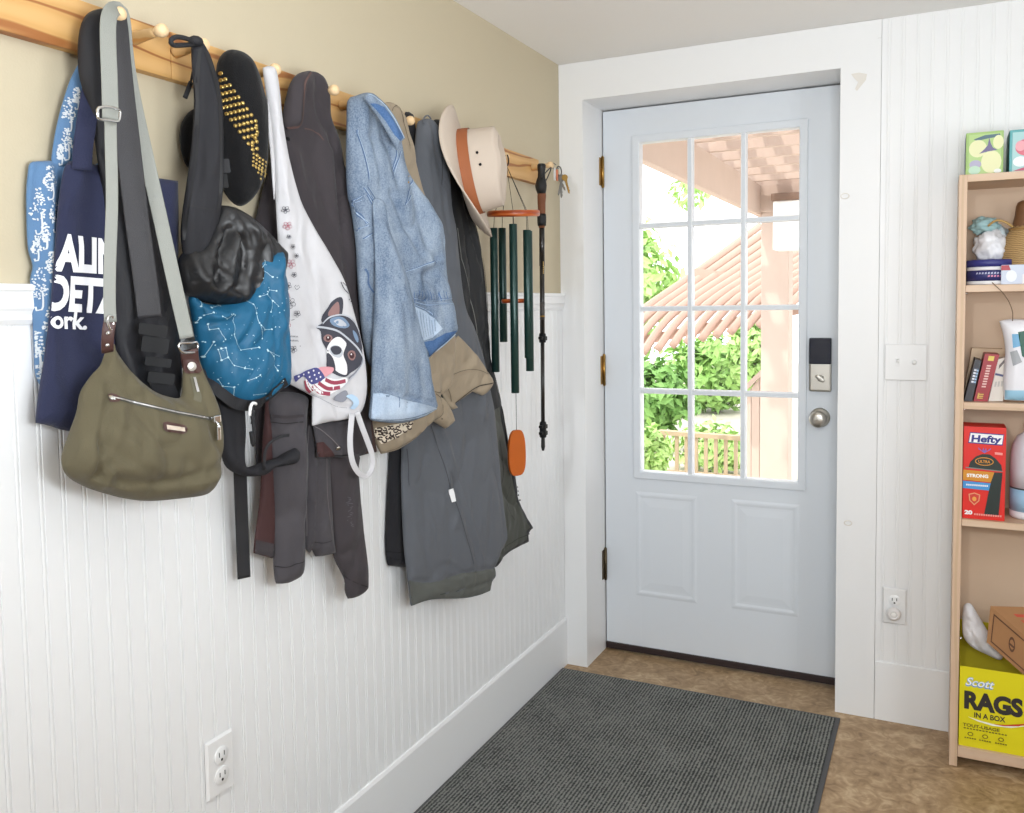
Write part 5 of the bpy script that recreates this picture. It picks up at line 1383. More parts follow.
# 14 -- sun hat
HATF = mat('beige_hat_canvas', rgb(200, 185, 170), .9, bump=.3, bscale=600, var=.04, vscale=20)
HATB = mat('brown_hat_band', rgb(156, 90, 52), .7, bump=.2)
hc = WL(464.5, 173, .108)
root = thing('sun_hat', 'beige brimmed hat with a brown band hanging on its side towards the door', 'hat', tuple(hc))
ta = math.radians(9)
hn = Vector((.93, .29, math.sin(ta))).normalized(); e1 = (Vector((0, 0, 1))-hn*hn.z).normalized(); e2 = hn.cross(e1)      # e1 up the hat, e2 sideways
def hat_pt(a, r1, r2, h): return hc+e1*(math.cos(a)*r1)+e2*(math.sin(a)*r2)+hn*h
def hat_rings(rings, mb, m, close=False, seg=48):
    R_ = []
    for f in rings: R_.append([mb.bm.verts.new(f(2*PI*k/seg)) for k in range(seg)])
    fs = []
    for A, B in zip(R_, R_[1:]):
        for k in range(seg): fs.append(mb.bm.faces.new((A[k], A[(k+1) % seg], B[(k+1) % seg], B[k])))
    if close: fs.append(mb.bm.faces.new(R_[-1]))
    mb._set(fs, m, True)
def wav(a): return .014*math.cos(2*a+.3)+.006*math.sin(3*a+1)
BR1, BR2, CR1, CR2 = .176, .146, .112, .084
w = MB()
def brim(t, th): return lambda a: hat_pt(a, lerp(CR1, BR1, t), lerp(CR2, BR2, t), t*t*(wav(a)-.026*math.cos(a)+.004)+th)
hat_rings([brim(0, 0), brim(.3, 0), brim(.6, 0), brim(.85, 0), brim(1, 0), brim(1.01, .0025), brim(1, .005), brim(.85, .005), brim(.6, .005), brim(.3, .005), brim(0, .005)], w, HATF)
w.build('brim', root)
def crown(t):
    def f(a):
        k1 = CR1*(1-.10*t)*(1 if t < .9 else (1-(t-.9)*2.2)); k2 = CR2*(1-.16*t)*(1 if t < .9 else (1-(t-.9)*2.2))
        pinch = 1-.26*t*t*max(0, math.cos(a-PI))**3*0 - .20*max(0, t-.45)*max(0, abs(math.sin(a+.1)))**3
        p = hat_pt(a, k1, k2*pinch, .108*t-(.018*max(0, t-.75)*4*max(0, math.cos(a+PI))))
        return p+hn*.003*noise.noise(Vector((math.cos(a)*2, math.sin(a)*2, t*3)))
    return f
w = MB()
hat_rings([crown(t) for t in (0, .1, .2, .3, .4, .5, .6, .7, .78, .85, .9, .94, .97, .99)], w, HATF)
def top(t): return lambda a: hat_pt(a, CR1*.9*.8*t, CR2*.84*.8*t*.8, .122-.03*(1-t)*1.2-(.018*4*.24*max(0, math.cos(a+PI))*t))
def top(t):
    ax_ = hc+hn*.106
    return lambda a: ax_+(crown(.99)(a)-ax_)*t-hn*.016*(1-t)
hat_rings([top(t) for t in (1, .9, .7, .45, .15)], w, HATF, True)
w.build('crown', root)
w = MB()
def bandr(t, o): return lambda a: hat_pt(a, CR1*(1-.10*t)+o, CR2*(1-.16*t)+o, .108*t+.004)
hat_rings([bandr(0, .0022), bandr(.13, .0026), bandr(.27, .0022)], w, HATB)
w.build('hat_band', root, 'brown hat band')
for a_, t_ in ((1.28, .5), (1.58, .53)):
    w = MB()
    p = hat_pt(a_, CR1*(1-.1*t_)*.985, CR2*(1-.16*t_)*.985, .108*t_); o_ = (e1*math.cos(a_)/CR1+e2*math.sin(a_)/CR2).normalized()
    w.lathe([(.0036, 0), (.0036, .002), (.002, .0034), (0, .0034)], BLKPL, p+o_*.001, o_, 10)
    w.build('eyelet', root, 'black eyelet')

# 15 -- wind chime
ORW = ramp_mat('orange_varnished_wood', [(0, rgb(150, 62, 24)), (.6, rgb(178, 82, 36)), (1, rgb(196, 104, 52))], scale=8, wave='Z', dist=3, stretch=(1, .6, 3), rough=.3)
GREENT = mat('dark_green_tube', rgb(28, 58, 54), .3, metal=.35, spec=.6)
STRING = mat('black_string', rgb(34, 32, 34), .8)
ctop = WL(513.5, 213.5, .135); chx, chy = ctop.x, ctop.y
root = thing('wind_chime', 'wind chime with dark green tubes, orange wooden disc and paddle, left of the trekking pole', 'wind chime', (chx, chy, 1.2))
w = MB(); w.lathe([(0, -.009), (.072, -.009), (.0755, -.006), (.0755, .006), (.072, .009), (0, .009)], ORW, (chx, chy, ctop.z), (.038, -.088, .995), 40)
w.build('top_disc', root, 'orange wooden disc')
hook = Vector((chx-.002, chy-.002, WL(506.5, 170, .12).z))
w = MB(); hk = WL(506.5, 160, .104); 
ring = [hk+Vector((0, math.cos(a)*.0135, math.sin(a)*.016)) for a in np.linspace(2.2, 2.2+5.3, 22)]
w.tube(ring, .0022, mat('hook_metal', rgb(70, 56, 48), .35, metal=.8), 8); w.build('hook', root, 'dark metal hook')
hkb = hk-Vector((0, 0, .016))
ta_ = [(-2.25, 370, 344), (-2.75, 340, 344)]
tubes = [(492.7, 228, 372), (502.7, 228, 342), (513.8, 224, 393), (527.5, 230, 358), (529, 231, 371)]
angs = [-2.55, 2.7, -1.45, .35, -.35]
rad_t = .0575
for (u, v0, v1), a in zip(tubes, angs):
    # the tube stands where its line of sight meets a circle under the disc
    best = None
    for k in range(360):
        aa = 2*PI*k/360; px, py = chx+rad_t*math.cos(aa), chy+rad_t*math.sin(aa)
        q = project((px, py, 1.4)); e = abs(q[0]-u)+abs(((aa-a+PI) % (2*PI))-PI)*1.2
        if best is None or e < best[0]: best = (e, px, py)
    _, px, py = best
    def zat(v):
        lo_, hi_ = .2, 2.1
        for _ in range(40):
            m_ = (lo_+hi_)/2
            if project((px, py, m_))[1] > v: lo_ = m_
            else: hi_ = m_
        return lo_
    z0, z1 = zat(v1), zat(v0)
    w = MB(); w.lathe([(.0105, z0), (.0115, z0+.001), (.0115, z1-.001), (.0105, z1), (.009, z1), (.009, z0), (.0105, z0)], GREENT, (px, py, 0), (0, 0, 1), 20); w.build('tube', root, 'dark green metal tube')
    w = MB(); w.tube([(px, py, z1-.008), (chx+(px-chx)*.95, chy+(py-chy)*.95, ctop.z-.004)], .0008, STRING, 5); w.build('string', root)
    w = MB(); w.tube([(chx+(px-chx)*.9, chy+(py-chy)*.9, ctop.z+.005), hkb], .0008, STRING, 5); w.build('string', root)
cl = WL(512.5, 301, .135)
w = MB(); w.lathe([(0, -.006), (.036, -.006), (.0385, -.003), (.0385, .003), (.036, .006), (0, .006)], ORW, (chx, chy, cl.z), (0, 0, 1), 32); w.build('clapper', root, 'orange wooden clapper')
pz0, pz1 = WL(516, 476, .135).z, WL(516, 430, .135).z
w = MB(); w.tube([(chx, chy, ctop.z-.005), (chx, chy, pz1-.004)], .0008, STRING, 5); w.build('string', root)
w = MB()
hw_ = .030; hh_ = (pz1-pz0)/2; cz = (pz0+pz1)/2
fr = Vector((.45, .89, 0)).normalized(); fn_ = Vector((.89, -.45, 0)).normalized()
out = []
for a in np.linspace(0, 2*PI, 40, endpoint=False):
    ca, sa = math.cos(a), math.sin(a)
    out.append(Vector((chx, chy, cz))+fr*hw_*math.copysign(abs(ca)**.62, ca)*(1-.06*sa)+Vector((0, 0, 1))*hh_*math.copysign(abs(sa)**.75, sa)+fn_*.004)
w.poly(out, mat('orange_paddle_wood', rgb(186, 92, 28), .35, var=.1, vscale=30), -fn_*.008); w.build('wind_paddle', root, 'orange wooden paddle')

# 16 -- trekking pole
POLE = mat('pole_dark_lacquer', rgb(30, 26, 24), .3, spec=.6)
POLEG = mat('pole_grey', rgb(70, 66, 64), .4)
CORKB = mat('cork_grip_brown', rgb(120, 72, 44), .7, var=.3, vscale=60)
GRIP = mat('black_rubber_grip', rgb(20, 20, 21), .6)
pt = WL(541.5, 170, .115)
root = thing('trekking_pole', 'black trekking pole with lever locks hanging on the last peg by the corner', 'trekking pole', (pt.x, pt.y, pt.z))
def pz(v):
    lo_, hi_ = .2, 2.1
    for _ in range(40):
        m_ = (lo_+hi_)/2
        if project((pt.x, pt.y, m_))[1] > v: lo_ = m_
        else: hi_ = m_
    return lo_
w = MB(); w.lathe([(0, pz(450)), (.0035, pz(450)), (.0065, pz(446)), (.0055, pz(436)), (.005, pz(428))], GRIP, (pt.x, pt.y, 0), (0, 0, 1), 14); w.build('rubber_tip', root)
w = MB(); w.lathe([(.0062, pz(430)), (.0062, pz(340))], POLE, (pt.x, pt.y, 0), (0, 0, 1), 14); w.build('lower_shaft', root)
w = MB(); w.lathe([(.0076, pz(342)), (.0076, pz(262))], POLE, (pt.x, pt.y, 0), (0, 0, 1), 14)
w.lathe([(.0079, pz(320)), (.0079, pz(302))], POLEG, (pt.x, pt.y, 0), (0, 0, 1), 14); w.lathe([(.0081, pz(317)), (.0081, pz(315.5))], BRASS, (pt.x, pt.y, 0), (0, 0, 1), 14)
w.build('middle_shaft', root)
w = MB(); w.lathe([(.0086, pz(266)), (.0086, pz(222))], POLE, (pt.x, pt.y, 0), (0, 0, 1), 14); 
GOLD = mat('gold_lettering', rgb(196, 160, 84), .4)
for k in range(7):
    z_ = pz(263+k*1.8)
    w.box((pt.x+.0062, pt.y-.0075, z_), (pt.x+.0078, pt.y-.0035, z_+.004), GOLD)
w.build('upper_shaft', root)
for v, big in ((338, 1), (426, 1), (432.5, 0)):
    w = MB(); w.lathe([(.0095, -.014), (.0108, -.010), (.0108, .010), (.009, .015)], BLKPL, (pt.x, pt.y, pz(v)), (0, 0, 1), 14)
    w.box((pt.x-.006, pt.y+.006, pz(v)-.008), (pt.x+.008, pt.y+.021, pz(v)+.006), BLKPL, .003)
    w.box((pt.x-.006, pt.y-.02, pz(v)-.004), (pt.x+.006, pt.y-.008, pz(v)+.005), BLKPL, .002)
    w.build('lever_lock', root)
w = MB(); w.lathe([(.009, pz(228)), (.0125, pz(222)), (.0118, pz(212)), (.0125, pz(203)), (.0138, pz(196)), (.0128, pz(191)), (.012, pz(188))], CORKB, (pt.x, pt.y, 0), (0, 0, 1), 18, fn=lambda p, a: p+Vector((0, .002*math.sin(p.z*140), 0))); w.build('grip', root, 'brown cork grip')
w = MB(); w.lathe([(.0128, pz(226)), (.0142, pz(222)), (.0142, pz(217)), (.0128, pz(214))], GRIP, (pt.x, pt.y, 0), (0, 0, 1), 18)
w.lathe([(.0125, pz(194)), (.0165, pz(190)), (.0185, pz(186)), (.0155, pz(181)), (.0118, pz(177)), (.0112, pz(172)), (.0135, pz(167.5)), (.0135, pz(165)), (.010, pz(163.8)), (0, pz(163.6))], GRIP, (pt.x, pt.y, 0), (0, 0, 1), 20, fn=lambda p, a: p+Vector((0, -.005*math.exp(-((p.z-pz(186))/.02)**2), 0))); w.build('grip_head', root, 'black rubber grip head')
w = MB(); cord(w, [(541, 178, .125), (546, 172, .11), (551, 167, .09), (548, 176, .1), (543, 186, .125)], .002, GRIP); w.build('wrist_cord', root)

root.rotation_euler.x = -.0148
# 17 -- keys on the last peg
kp = WL(559, 170, .07)
root = thing('key_ring', 'bunch of keys on a steel ring hanging on the last peg beside the door frame', 'keys', tuple(kp))
KEYR = mat('dark_ring_steel', rgb(96, 94, 92), .3, metal=.8)
w = MB(); rg = [kp+Vector((.002*math.cos(a), .016*math.cos(a), .016*math.sin(a)-.004)) for a in np.linspace(0, 2*PI, 20, endpoint=False)]; w.tube(rg, .0022, KEYR, 8, closed=True); w.build('split_ring', root)
def key(rot, col, L, dx):
    n_ = Vector((.75, -.65, 0)).normalized(); s_ = Vector((0, 0, 1)).cross(n_); R_ = Matrix.Rotation(rot, 3, n_)
    o = kp+Vector((dx, dx*.5, -.016))
    head = [(math.cos(a)*.0115, -.010+math.sin(a)*.0105) for a in np.linspace(-.9, PI+.9, 14)]
    blade = [(-.0035, -.022), (-.0035, -L), (0, -L-.004), (.0025, -L+.003), (.004, -L+.006), (.0025, -L+.011), (.0042, -L+.016), (.003, -L+.021), (.0045, -.024)]
    w = MB(); w.poly([o+R_@(s_*a+Vector((0, 0, b_)))+n_*(.001+dx*.1) for a, b_ in head+blade], col, -n_*.002); w.build('key', root)
KEYM = mat('worn_key_steel', rgb(128, 126, 122), .35, metal=.8)
key(.05, KEYM, .074, .004); key(-.22, KEYM, .068, .010); key(.32, BRASS, .062, .014); key(.55, KEYM, .056, -.006)
w = MB(); cord(w, [(556, 165, .08), (553, 163, .075), (550, 166, .07), (555, 169, .07), (559, 168, .07)], .0016, KEYM); w.build('hanging_cord', root)
w = MB(); c = kp+Vector((.004, -.026, -.018)); w.box(c-Vector((.002, .006, .022)), c+Vector((.002, .006, .016)), mat('orange_key_tag', rgb(206, 120, 84), .5), .002); w.build('key_tag', root, 'orange plastic key tag')
w = MB(); c = kp+Vector((.002, -.042, -.014)); w.box(c-Vector((.002, .006, .026)), c+Vector((.002, .006, .016)), mat('white_key_tag', rgb(216, 214, 214), .4), .002); w.build('key_tag', root, 'white plastic key tag')
# ------------------------------------------------------------------ bookcase against the back wall and what stands on it
MAPLE = wood('light_maple', rgb(212, 184, 158), rgb(210, 180, 152), rgb(200, 170, 140), 'X', 6, (1.2, 1.2, .15), .5, 4)
MAPLEH = wood('light_maple_shelf', rgb(212, 184, 158), rgb(210, 180, 152), rgb(200, 170, 140), 'Z', 6, (.15, 1.2, 1.2), .5, 4)
FY, BX0, BX1, TH = -.2125, 1.2745, 2.06, .0205
BT = 1.666
root = thing('bookcase', 'light maple bookcase against the back wall at the right edge of the photo', 'bookcase', ((BX0+BX1)/2, -.107, 0))
for x in (BX0, BX1-TH):
    w = MB(); w.box((x, FY, 0.0005), (x+TH, -.0025, BT), MAPLE, .0012); w.build('side_panel', root)
def zs(u, v): return WB(u, v, FY).z
shelf_z = [zs(965, 285.2), zs(962, 402.3), zs(960, 519.2), zs(957, 746.5)]
w = MB(); w.box((BX0+TH, FY+.001, BT-TH), (BX1-TH, -.006, BT-.0005), MAPLEH, .001); w.build('top_shelf', root)
for i, z in enumerate(shelf_z):
    t_ = .019 if i < 3 else .03
    w = MB(); w.box((BX0+TH+.0006, FY+(.004 if i < 3 else .002), z-t_), (BX1-TH-.0006, -.008, z), MAPLEH, .001); w.build('shelf', root)
w = MB(); w.box((BX0+TH, -.007, .06), (BX1-TH, -.003, BT-.002), mat('beige_back_board', rgb(206, 180, 154), .6, var=.04, vscale=5)); w.build('back_panel', root)
w = MB()
for z in shelf_z[:3]: w.lathe([(.003, 0), (.003, .006), (0, .0065)], CHROME, (BX0+TH, FY+.03, z-.022), (1, 0, 0), 10)
w.lathe([(.0035, 0), (.0035, .006), (0, .0065)], CHROME, (BX0+TH, FY+.012, zs(957, 639)), (1, 0, 0), 10)
w.build('shelf_pin', root, 'small metal shelf pins')

class Face:
    """flat printing on a carton: (x, y) in 0..1 over a quad given lower-left, lower-right, upper-right, upper-left"""
    def __init__(s, ll, lr, ur, ul): s.q = [Vector(p) for p in (ll, lr, ur, ul)]; s.n = (s.q[1]-s.q[0]).cross(s.q[3]-s.q[0]).normalized(); s.k = 0
    def at(s, x, y, e=0):
        a, b, c, d_ = s.q
        return (a*(1-x)+b*x)*(1-y)+(d_*(1-x)+c*x)*y+s.n*e
    def poly(s, mb, pts, m):
        s.k += 1; mb.poly([s.at(x, y, .0005+s.k*.00012) for x, y in pts], m)
    def text(s, mb, body, x0, x1, y0, y1, m, bold=.01, sl=0, rise=0):
        s.k += 1; e = .0005+s.k*.00012
        text_quad(mb, body, lambda a, b: s.at(x0+(x1-x0)*a+sl*b, y0+(y1-y0)*b+rise*a, e), m, bold)
    def blob(s, mb, cx, cy, rx, ry, m, n=20, a0=0, a1=2*PI):
        s.poly(mb, [(cx+rx*math.cos(a), cy+ry*math.sin(a)) for a in np.linspace(a0, a1, n, endpoint=a1-a0 < 6.2)], m)
def carton(name, label, cat, lo, hi, m, bev=.001, group=None):
    root = thing(name, label, cat, ((lo[0]+hi[0])/2, (lo[1]+hi[1])/2, lo[2]), group)
    w = MB(); w.box(lo, hi, m, bev)
    return root, w, Face((lo[0], lo[1], lo[2]), (hi[0], lo[1], lo[2]), (hi[0], lo[1], hi[2]), (lo[0], lo[1], hi[2])), Face((lo[0], hi[1], lo[2]), (lo[0], lo[1], lo[2]), (lo[0], lo[1], hi[2]), (lo[0], hi[1], hi[2]))
P = lambda n, *c: mat('carton_'+n, rgb(*c), .45)
# two tissue boxes on top
a, b_ = WB(965.5, 171, -.165), WB(1004, 130, -.165)
root, w, f, fl_ = carton('tissue_box', 'green and cream tissue box on top of the bookcase, nearer the door', 'tissue box', (a.x, -.165, BT+.0005), (b_.x, -.045, b_.z), P('green', 158, 190, 112), .002)
CR, PUR, MINT = P('cream', 226, 226, 178), P('purple', 112, 104, 142), P('mint', 184, 214, 190)
f.poly(w, [(.08, .03), (.94, .03), (.94, .95), (.08, .95)], P('pale_green', 176, 204, 132))
f.poly(w, [(.2, .84), (.5, .92), (.9, .93), (.92, .86), (.6, .84), (.3, .8)], P('teal_leaf', 84, 112, 124))
f.blob(w, .32, .62, .24, .2, CR); f.blob(w, .68, .3, .27, .26, CR); f.blob(w, .86, .74, .14, .16, CR); f.blob(w, .26, .26, .16, .1, P('lilac', 170, 166, 190)); f.blob(w, .24, .13, .16, .1, MINT)
f.poly(w, [(.62, .86), (.66, .72), (.72, .62), (.84, .56), (.6, .54), (.36, .5), (.5, .6), (.58, .68)], PUR); f.blob(w, .85, .08, .1, .05, P('white', 232, 234, 230))
fl_.poly(w, [(.02, .02), (.98, .02), (.98, .98), (.02, .98)], P('slate_side', 134, 138, 168))
w.build('carton', root)
w = MB(); w.poly([Vector(((a.x+b_.x)/2+math.cos(t_)*.032, -.105+math.sin(t_)*.02, b_.z+.0006)) for t_ in np.linspace(0, 2*PI, 20, endpoint=False)], P('opening', 200, 205, 190)); w.build('opening', root)
a, b_ = WB(1009, 171, -.165), WB(1047, 127, -.165)
root, w, f, fl_ = carton('tissue_box', 'teal and pink tissue box on top of the bookcase, cut by the photo edge', 'tissue box', (a.x, -.165, BT+.0005), (b_.x, -.045, b_.z), P('teal', 96, 168, 172), .002)
f.poly(w, [(.08, .04), (.94, .04), (.94, .94), (.08, .94)], P('pale_teal', 168, 206, 206)); f.blob(w, .5, .58, .34, .2, P('coral', 214, 112, 128)); f.blob(w, .3, .62, .14, .12, P('pink', 230, 164, 172)); f.blob(w, .3, .26, .2, .12, P('white_flower', 230, 238, 238)); f.poly(w, [(.1, .05), (.5, .14), (.9, .08), (.9, .04)], P('rose', 190, 84, 112)); f.poly(w, [(.5, .88), (.9, .92), (.9, .84), (.6, .82)], P('coral_leaf', 206, 92, 110))
fl_.poly(w, [(.02, .02), (.98, .02), (.98, .98), (.02, .98)], P('dark_teal_side', 62, 116, 122))
w.build('carton', root)
w = MB(); w.poly([Vector(((a.x+b_.x)/2+math.cos(t_)*.032, -.105+math.sin(t_)*.02, b_.z+.0006)) for t_ in np.linspace(0, 2*PI, 20, endpoint=False)], P('opening', 190, 210, 210)); w.build('opening', root)
# first shelf
Z1 = shelf_z[0]
c = WB(982, 275, -.15); c.x = max(c.x, BX0+TH+.0605)
tz = lambda v: WB(982, v, -.15).z
root = thing('round_tub', 'navy and white round tub on the upper bookcase shelf, under the white bag', 'tub', (c.x, -.13, Z1))
NAVYL, WHT = P('navy_label', 44, 46, 102), P('tub_white', 232, 230, 232)
rr_ = .058
w = MB(); h_ = tz(260)-Z1
w.lathe([(0, .0005), (rr_-.003, .0005), (rr_, .003), (rr_, h_*.16)], WHT, (c.x, -.125, Z1), (0, 0, 1), 40)
w.lathe([(rr_, h_*.16), (rr_, h_*.58)], NAVYL, (c.x, -.125, Z1), (0, 0, 1), 40); w.lathe([(rr_, h_*.58), (rr_, h_*.72)], WHT, (c.x, -.125, Z1), (0, 0, 1), 40)
for k in range(9):
    aa = -2.2+k*.13
    for zz, m_ in ((.42, P('tub_print_pale', 176, 178, 206)), (.3, P('tub_print_pink', 206, 124, 158))):
        if zz == .42 or k > 3: w.poly([(c.x+math.cos(aa+q)*(rr_+.0006), -.125+math.sin(aa+q)*(rr_+.0006), Z1+h_*(zz+e_2)) for q, e_2 in ((0, 0), (.09, .02), (.08, .09), (.01, .07))], m_)
w.build('tub', root)
w = MB(); w.lathe([(rr_+.0015, h_*.72), (rr_+.0015, h_*.97), (rr_-.002, h_), (0, h_)], P('navy_lid', 48, 50, 118), (c.x, -.125, Z1), (0, 0, 1), 40); w.build('lid', root, 'navy lid')
BAGW = mat('white_plastic_film', rgb(222, 222, 226), .25, bump=.2, bscale=30)
root = thing('plastic_bag', 'crumpled white plastic bag with a pale teal bundle on the upper bookcase shelf', 'bag', (c.x, -.09, Z1+h_))
def lump(mb, cc, r, m, sc, amp, fr, sd):
    rr2 = bmesh.ops.create_icosphere(mb.bm, subdivisions=4, radius=1)
    for v in rr2['verts']:
        d_ = v.co.normalized()
        k = 1+amp*noise.fractal(d_*fr+Vector((sd, 0, 0)), 1, 2, 4)-amp*.5*(1-abs(noise.noise(d_*fr*2+Vector((0, sd, 0)))))**6
        v.co = Vector((d_.x*sc[0], d_.y*sc[1], d_.z*sc[2]))*(r*k)+Vector(cc)
    mb._set({f for v in rr2['verts'] for f in v.link_faces}, m, True)
w = MB(); q = WB(980, 248, -.1); lump(w, (max(q.x, BX0+.084), -.1, q.z), .062, BAGW, (.8, .8, .82), .25, 1.6, 3); w.build('bag', root)
w = MB(); q = WB(976, 226, -.1); lump(w, (max(q.x, BX0+.07), -.1, q.z), .04, mat('pale_teal_cloth', rgb(150, 182, 184), .7), (.95, .8, .62), .3, 1.8, 9); w.build('teal_bundle', root, 'pale teal bundle')
w = MB(); q = WB(999, 243, -.085); lump(w, (q.x, -.08, q.z), .05, mat('grey_green_film', rgb(168, 180, 184), .3, bump=.2, bscale=30), (.62, .7, 1.0), .3, 1.8, 14); w.build('fold', root, 'grey-green fold of the bag')
# raffia bottle
RAFF = ramp_mat('raffia', [(0, rgb(128, 96, 56)), (.5, rgb(168, 136, 88)), (1, rgb(186, 152, 102))], scale=60, wave='Z', dist=4, rough=.7)
q = WB(1026, 266, -.11); R0 = .064
rz = lambda v: WB(1026, v, -.11).z
root = thing('raffia_bottle', 'woven raffia bottle with a brown neck on the upper bookcase shelf', 'bottle', (q.x, -.1, Z1))
w = MB(); w.lathe([(0, Z1+.0005), (R0*.86, Z1+.0005), (R0, Z1+.02), (R0*1.02, rz(255)), (R0*.97, rz(246)), (R0*.8, rz(236)), (R0*.62, rz(229)), (R0*.56, rz(226))], RAFF, (q.x, -.1, 0), (0, 0, 1), 36, fn=lambda p, a: p*1.0+Vector((math.cos(a), math.sin(a), 0))*.0012*math.sin(a*18+p.z*300)); w.build('basket', root)
w = MB(); w.lathe([(R0*.58, rz(229)), (R0*.56, rz(226)), (R0*.46, rz(215)), (R0*.42, rz(206)), (R0*.36, rz(202)), (R0*.2, rz(200)), (0, rz(200))], mat('brown_neck', rgb(112, 76, 46), .55, var=.2, vscale=40), (q.x, -.1, 0), (0, 0, 1), 32); w.build('neck', root, 'brown neck')
w = MB(); w.tube([(q.x+math.cos(a)*R0*.63, -.1+math.sin(a)*R0*.63, rz(229)) for a in np.linspace(0, 2*PI, 24, endpoint=False)], .003, mat('raffia_cord', rgb(150, 112, 60), .7), 8, closed=True)
w.tube(smooth3([WB(988, 226, -.13), WB(996, 220.5, -.14), WB(1005, 222, -.14), WB(1013, 227, -.14)], .01), .0032, mat('raffia_handle', rgb(176, 142, 84), .7), 8); w.build('handle', root, 'thin raffia handle')
a, b_ = WB(1001, 283, -.19), WB(1036, 264, -.19)
root, w, f, fl_ = carton('bulb_carton', 'low pale blue and white carton in front of the raffia bottle', 'carton', (a.x, -.19, Z1+.0005), (b_.x, -.16, b_.z), P('pale_blue_carton', 196, 204, 220), .001)
f.blob(w, .3, .42, .16, .3, P('bulb_white', 226, 230, 236)); f.poly(w, [(.62, .02), (.98, .02), (.98, .5), (.62, .5)], P('carton_white', 226, 222, 222)); f.poly(w, [(0, .72), (.28, .72), (.22, .98), (0, .98)], P('carton_red', 168, 48, 62))
w.build('carton', root)
w = MB(); pts = [WB(992, 282.5, FY-.003), WB(997, 287, FY-.003), WB(1003, 293, FY-.004), WB(1009, 302, FY-.004), WB(1012.5, 312, FY-.003), WB(1012.5, 321, FY+.001)]
w.tube(smooth3(pts, .006), .0012, mat('brown_cord', rgb(120, 98, 78), .8), 6)
tag(w.build('loose_cord'), 'thin brown cord hanging over the front of the upper bookcase shelf', 'cord')
# second shelf
Z2 = shelf_z[1]
KRAFT = mat('kraft_board', rgb(206, 182, 154), .8, bump=.1, bscale=80)
def leaner(name, label, cat, ll, lr, ur, ul, y0, dep, m):
    """a carton leaning sideways: front corners as pixels on the plane y = y0"""
    q = [WB(*p, y0) for p in (ll, lr, ur, ul)]
    lift = Z2+.0006-min(p.z for p in q)
    q = [p+Vector((0, 0, lift)) for p in q]
    root = thing(name, label, cat, (q[0].x, y0+dep/2, Z2))
    w = MB(); w.poly(q, m, Vector((0, dep, 0)))
    return root, w, Face(*q)
root, w, f = leaner('open_carton', 'open kraft board carton behind the small leaning boxes on the middle shelf', 'carton', (963, 401, ), (1003, 402), (1003, 353), (972, 352), -.075, .05, KRAFT); w.build('carton', root)
root, w, f = leaner('black_box', 'slim black box with pale lettering leaning on the left of the middle shelf', 'box', (964.2, 401), (972, 401.5), (981.5, 361), (975.3, 359), -.185, .1, P('black', 44, 42, 48))
f.text(w, 'oware', .2, .95, .44, .62, P('box_white', 226, 226, 230), .02) if False else None
LB = P('box_pale_blue', 150, 186, 216); BW = P('box_white', 220, 222, 228)
def up_text(f, w, body, x0, x1, y0, y1, m, bold=.02):
    f.k += 1; e = .0005+f.k*.00012
    text_quad(w, body, lambda a, b: f.at(x1-(x1-x0)*b, y0+(y1-y0)*a, e), m, bold)
f.poly(w, [(.2, .42), (.95, .42), (.95, .8), (.2, .8)], P('box_label_dark', 62, 66, 86)); 
for k in range(5): f.poly(w, [(.25, .45+k*.07), (.6, .45+k*.07), (.6, .49+k*.07), (.25, .49+k*.07)], BW); f.poly(w, [(.66, .45+k*.07), (.9, .45+k*.07), (.9, .49+k*.07), (.66, .49+k*.07)], LB)
w.build('carton', root)
root, w, f = leaner('red_box', 'narrow dark red box with yellow ends leaning beside the black box', 'box', (973.5, 401), (987.5, 401.5), (999.5, 354.5), (985, 353.5), -.18, .1, P('red', 152, 34, 44))
YL = P('box_yellow', 214, 186, 84)
f.poly(w, [(.2, .06), (.6, .06), (.6, .18), (.2, .18)], YL); f.poly(w, [(.3, .86), (.7, .86), (.7, .96), (.3, .96)], YL)
for k in range(9): f.poly(w, [(.32, .3+k*.055), (.62, .3+k*.055), (.62, .33+k*.055), (.32, .33+k*.055)], P('box_print_pale', 222, 184, 176))
for k in range(3): f.poly(w, [(.28, .08+k*.04), (.6, .08+k*.04), (.6, .1+k*.04), (.28, .1+k*.04)], P('box_print_red', 150, 60, 50))
w.build('carton', root)
root, w, f = leaner('white_packet', 'small white packet with a dark line between the red box and the tall white pouch', 'packet', (988.5, 402), (1003, 402), (1006, 358), (998, 360), -.165, .05, P('packet_white', 216, 208, 198))
f.poly(w, [(.05, .62), (.95, .55), (.95, .6), (.05, .67)], P('packet_navy', 62, 66, 112)); f.poly(w, [(.3, .75), (.95, .9), (.95, .98), (.3, .85)], P('packet_dark', 96, 88, 84))
for k in range(3): f.poly(w, [(.2+k*.26, .34), (.36+k*.26, .34), (.36+k*.26, .46), (.2+k*.26, .46)], P('packet_grey', 184, 178, 172))
w.build('carton', root)
S = Sheet([(999, 321, 1), (1010, 319), (1030, 320), (1044, 324, 1), (1046, 360), (1044, 400, 1), (1020, 401), (1004, 400, 1), (1003, 380), (1005, 352), (1003, 335)], (1020, 370), WB(1020, 370, -.17).x, 90, T=.022, r=.03, back=.02, nz=.004, seed=91, res=.006)
root = thing('white_pouch', 'tall white pouch with a light blue bottom at the right of the middle shelf', 'pouch', (WB(1022, 402, -.17).x, -.17, Z2))
pch = S.mesh('pouch', mat('pouch_white', rgb(224, 222, 226), .35), root)
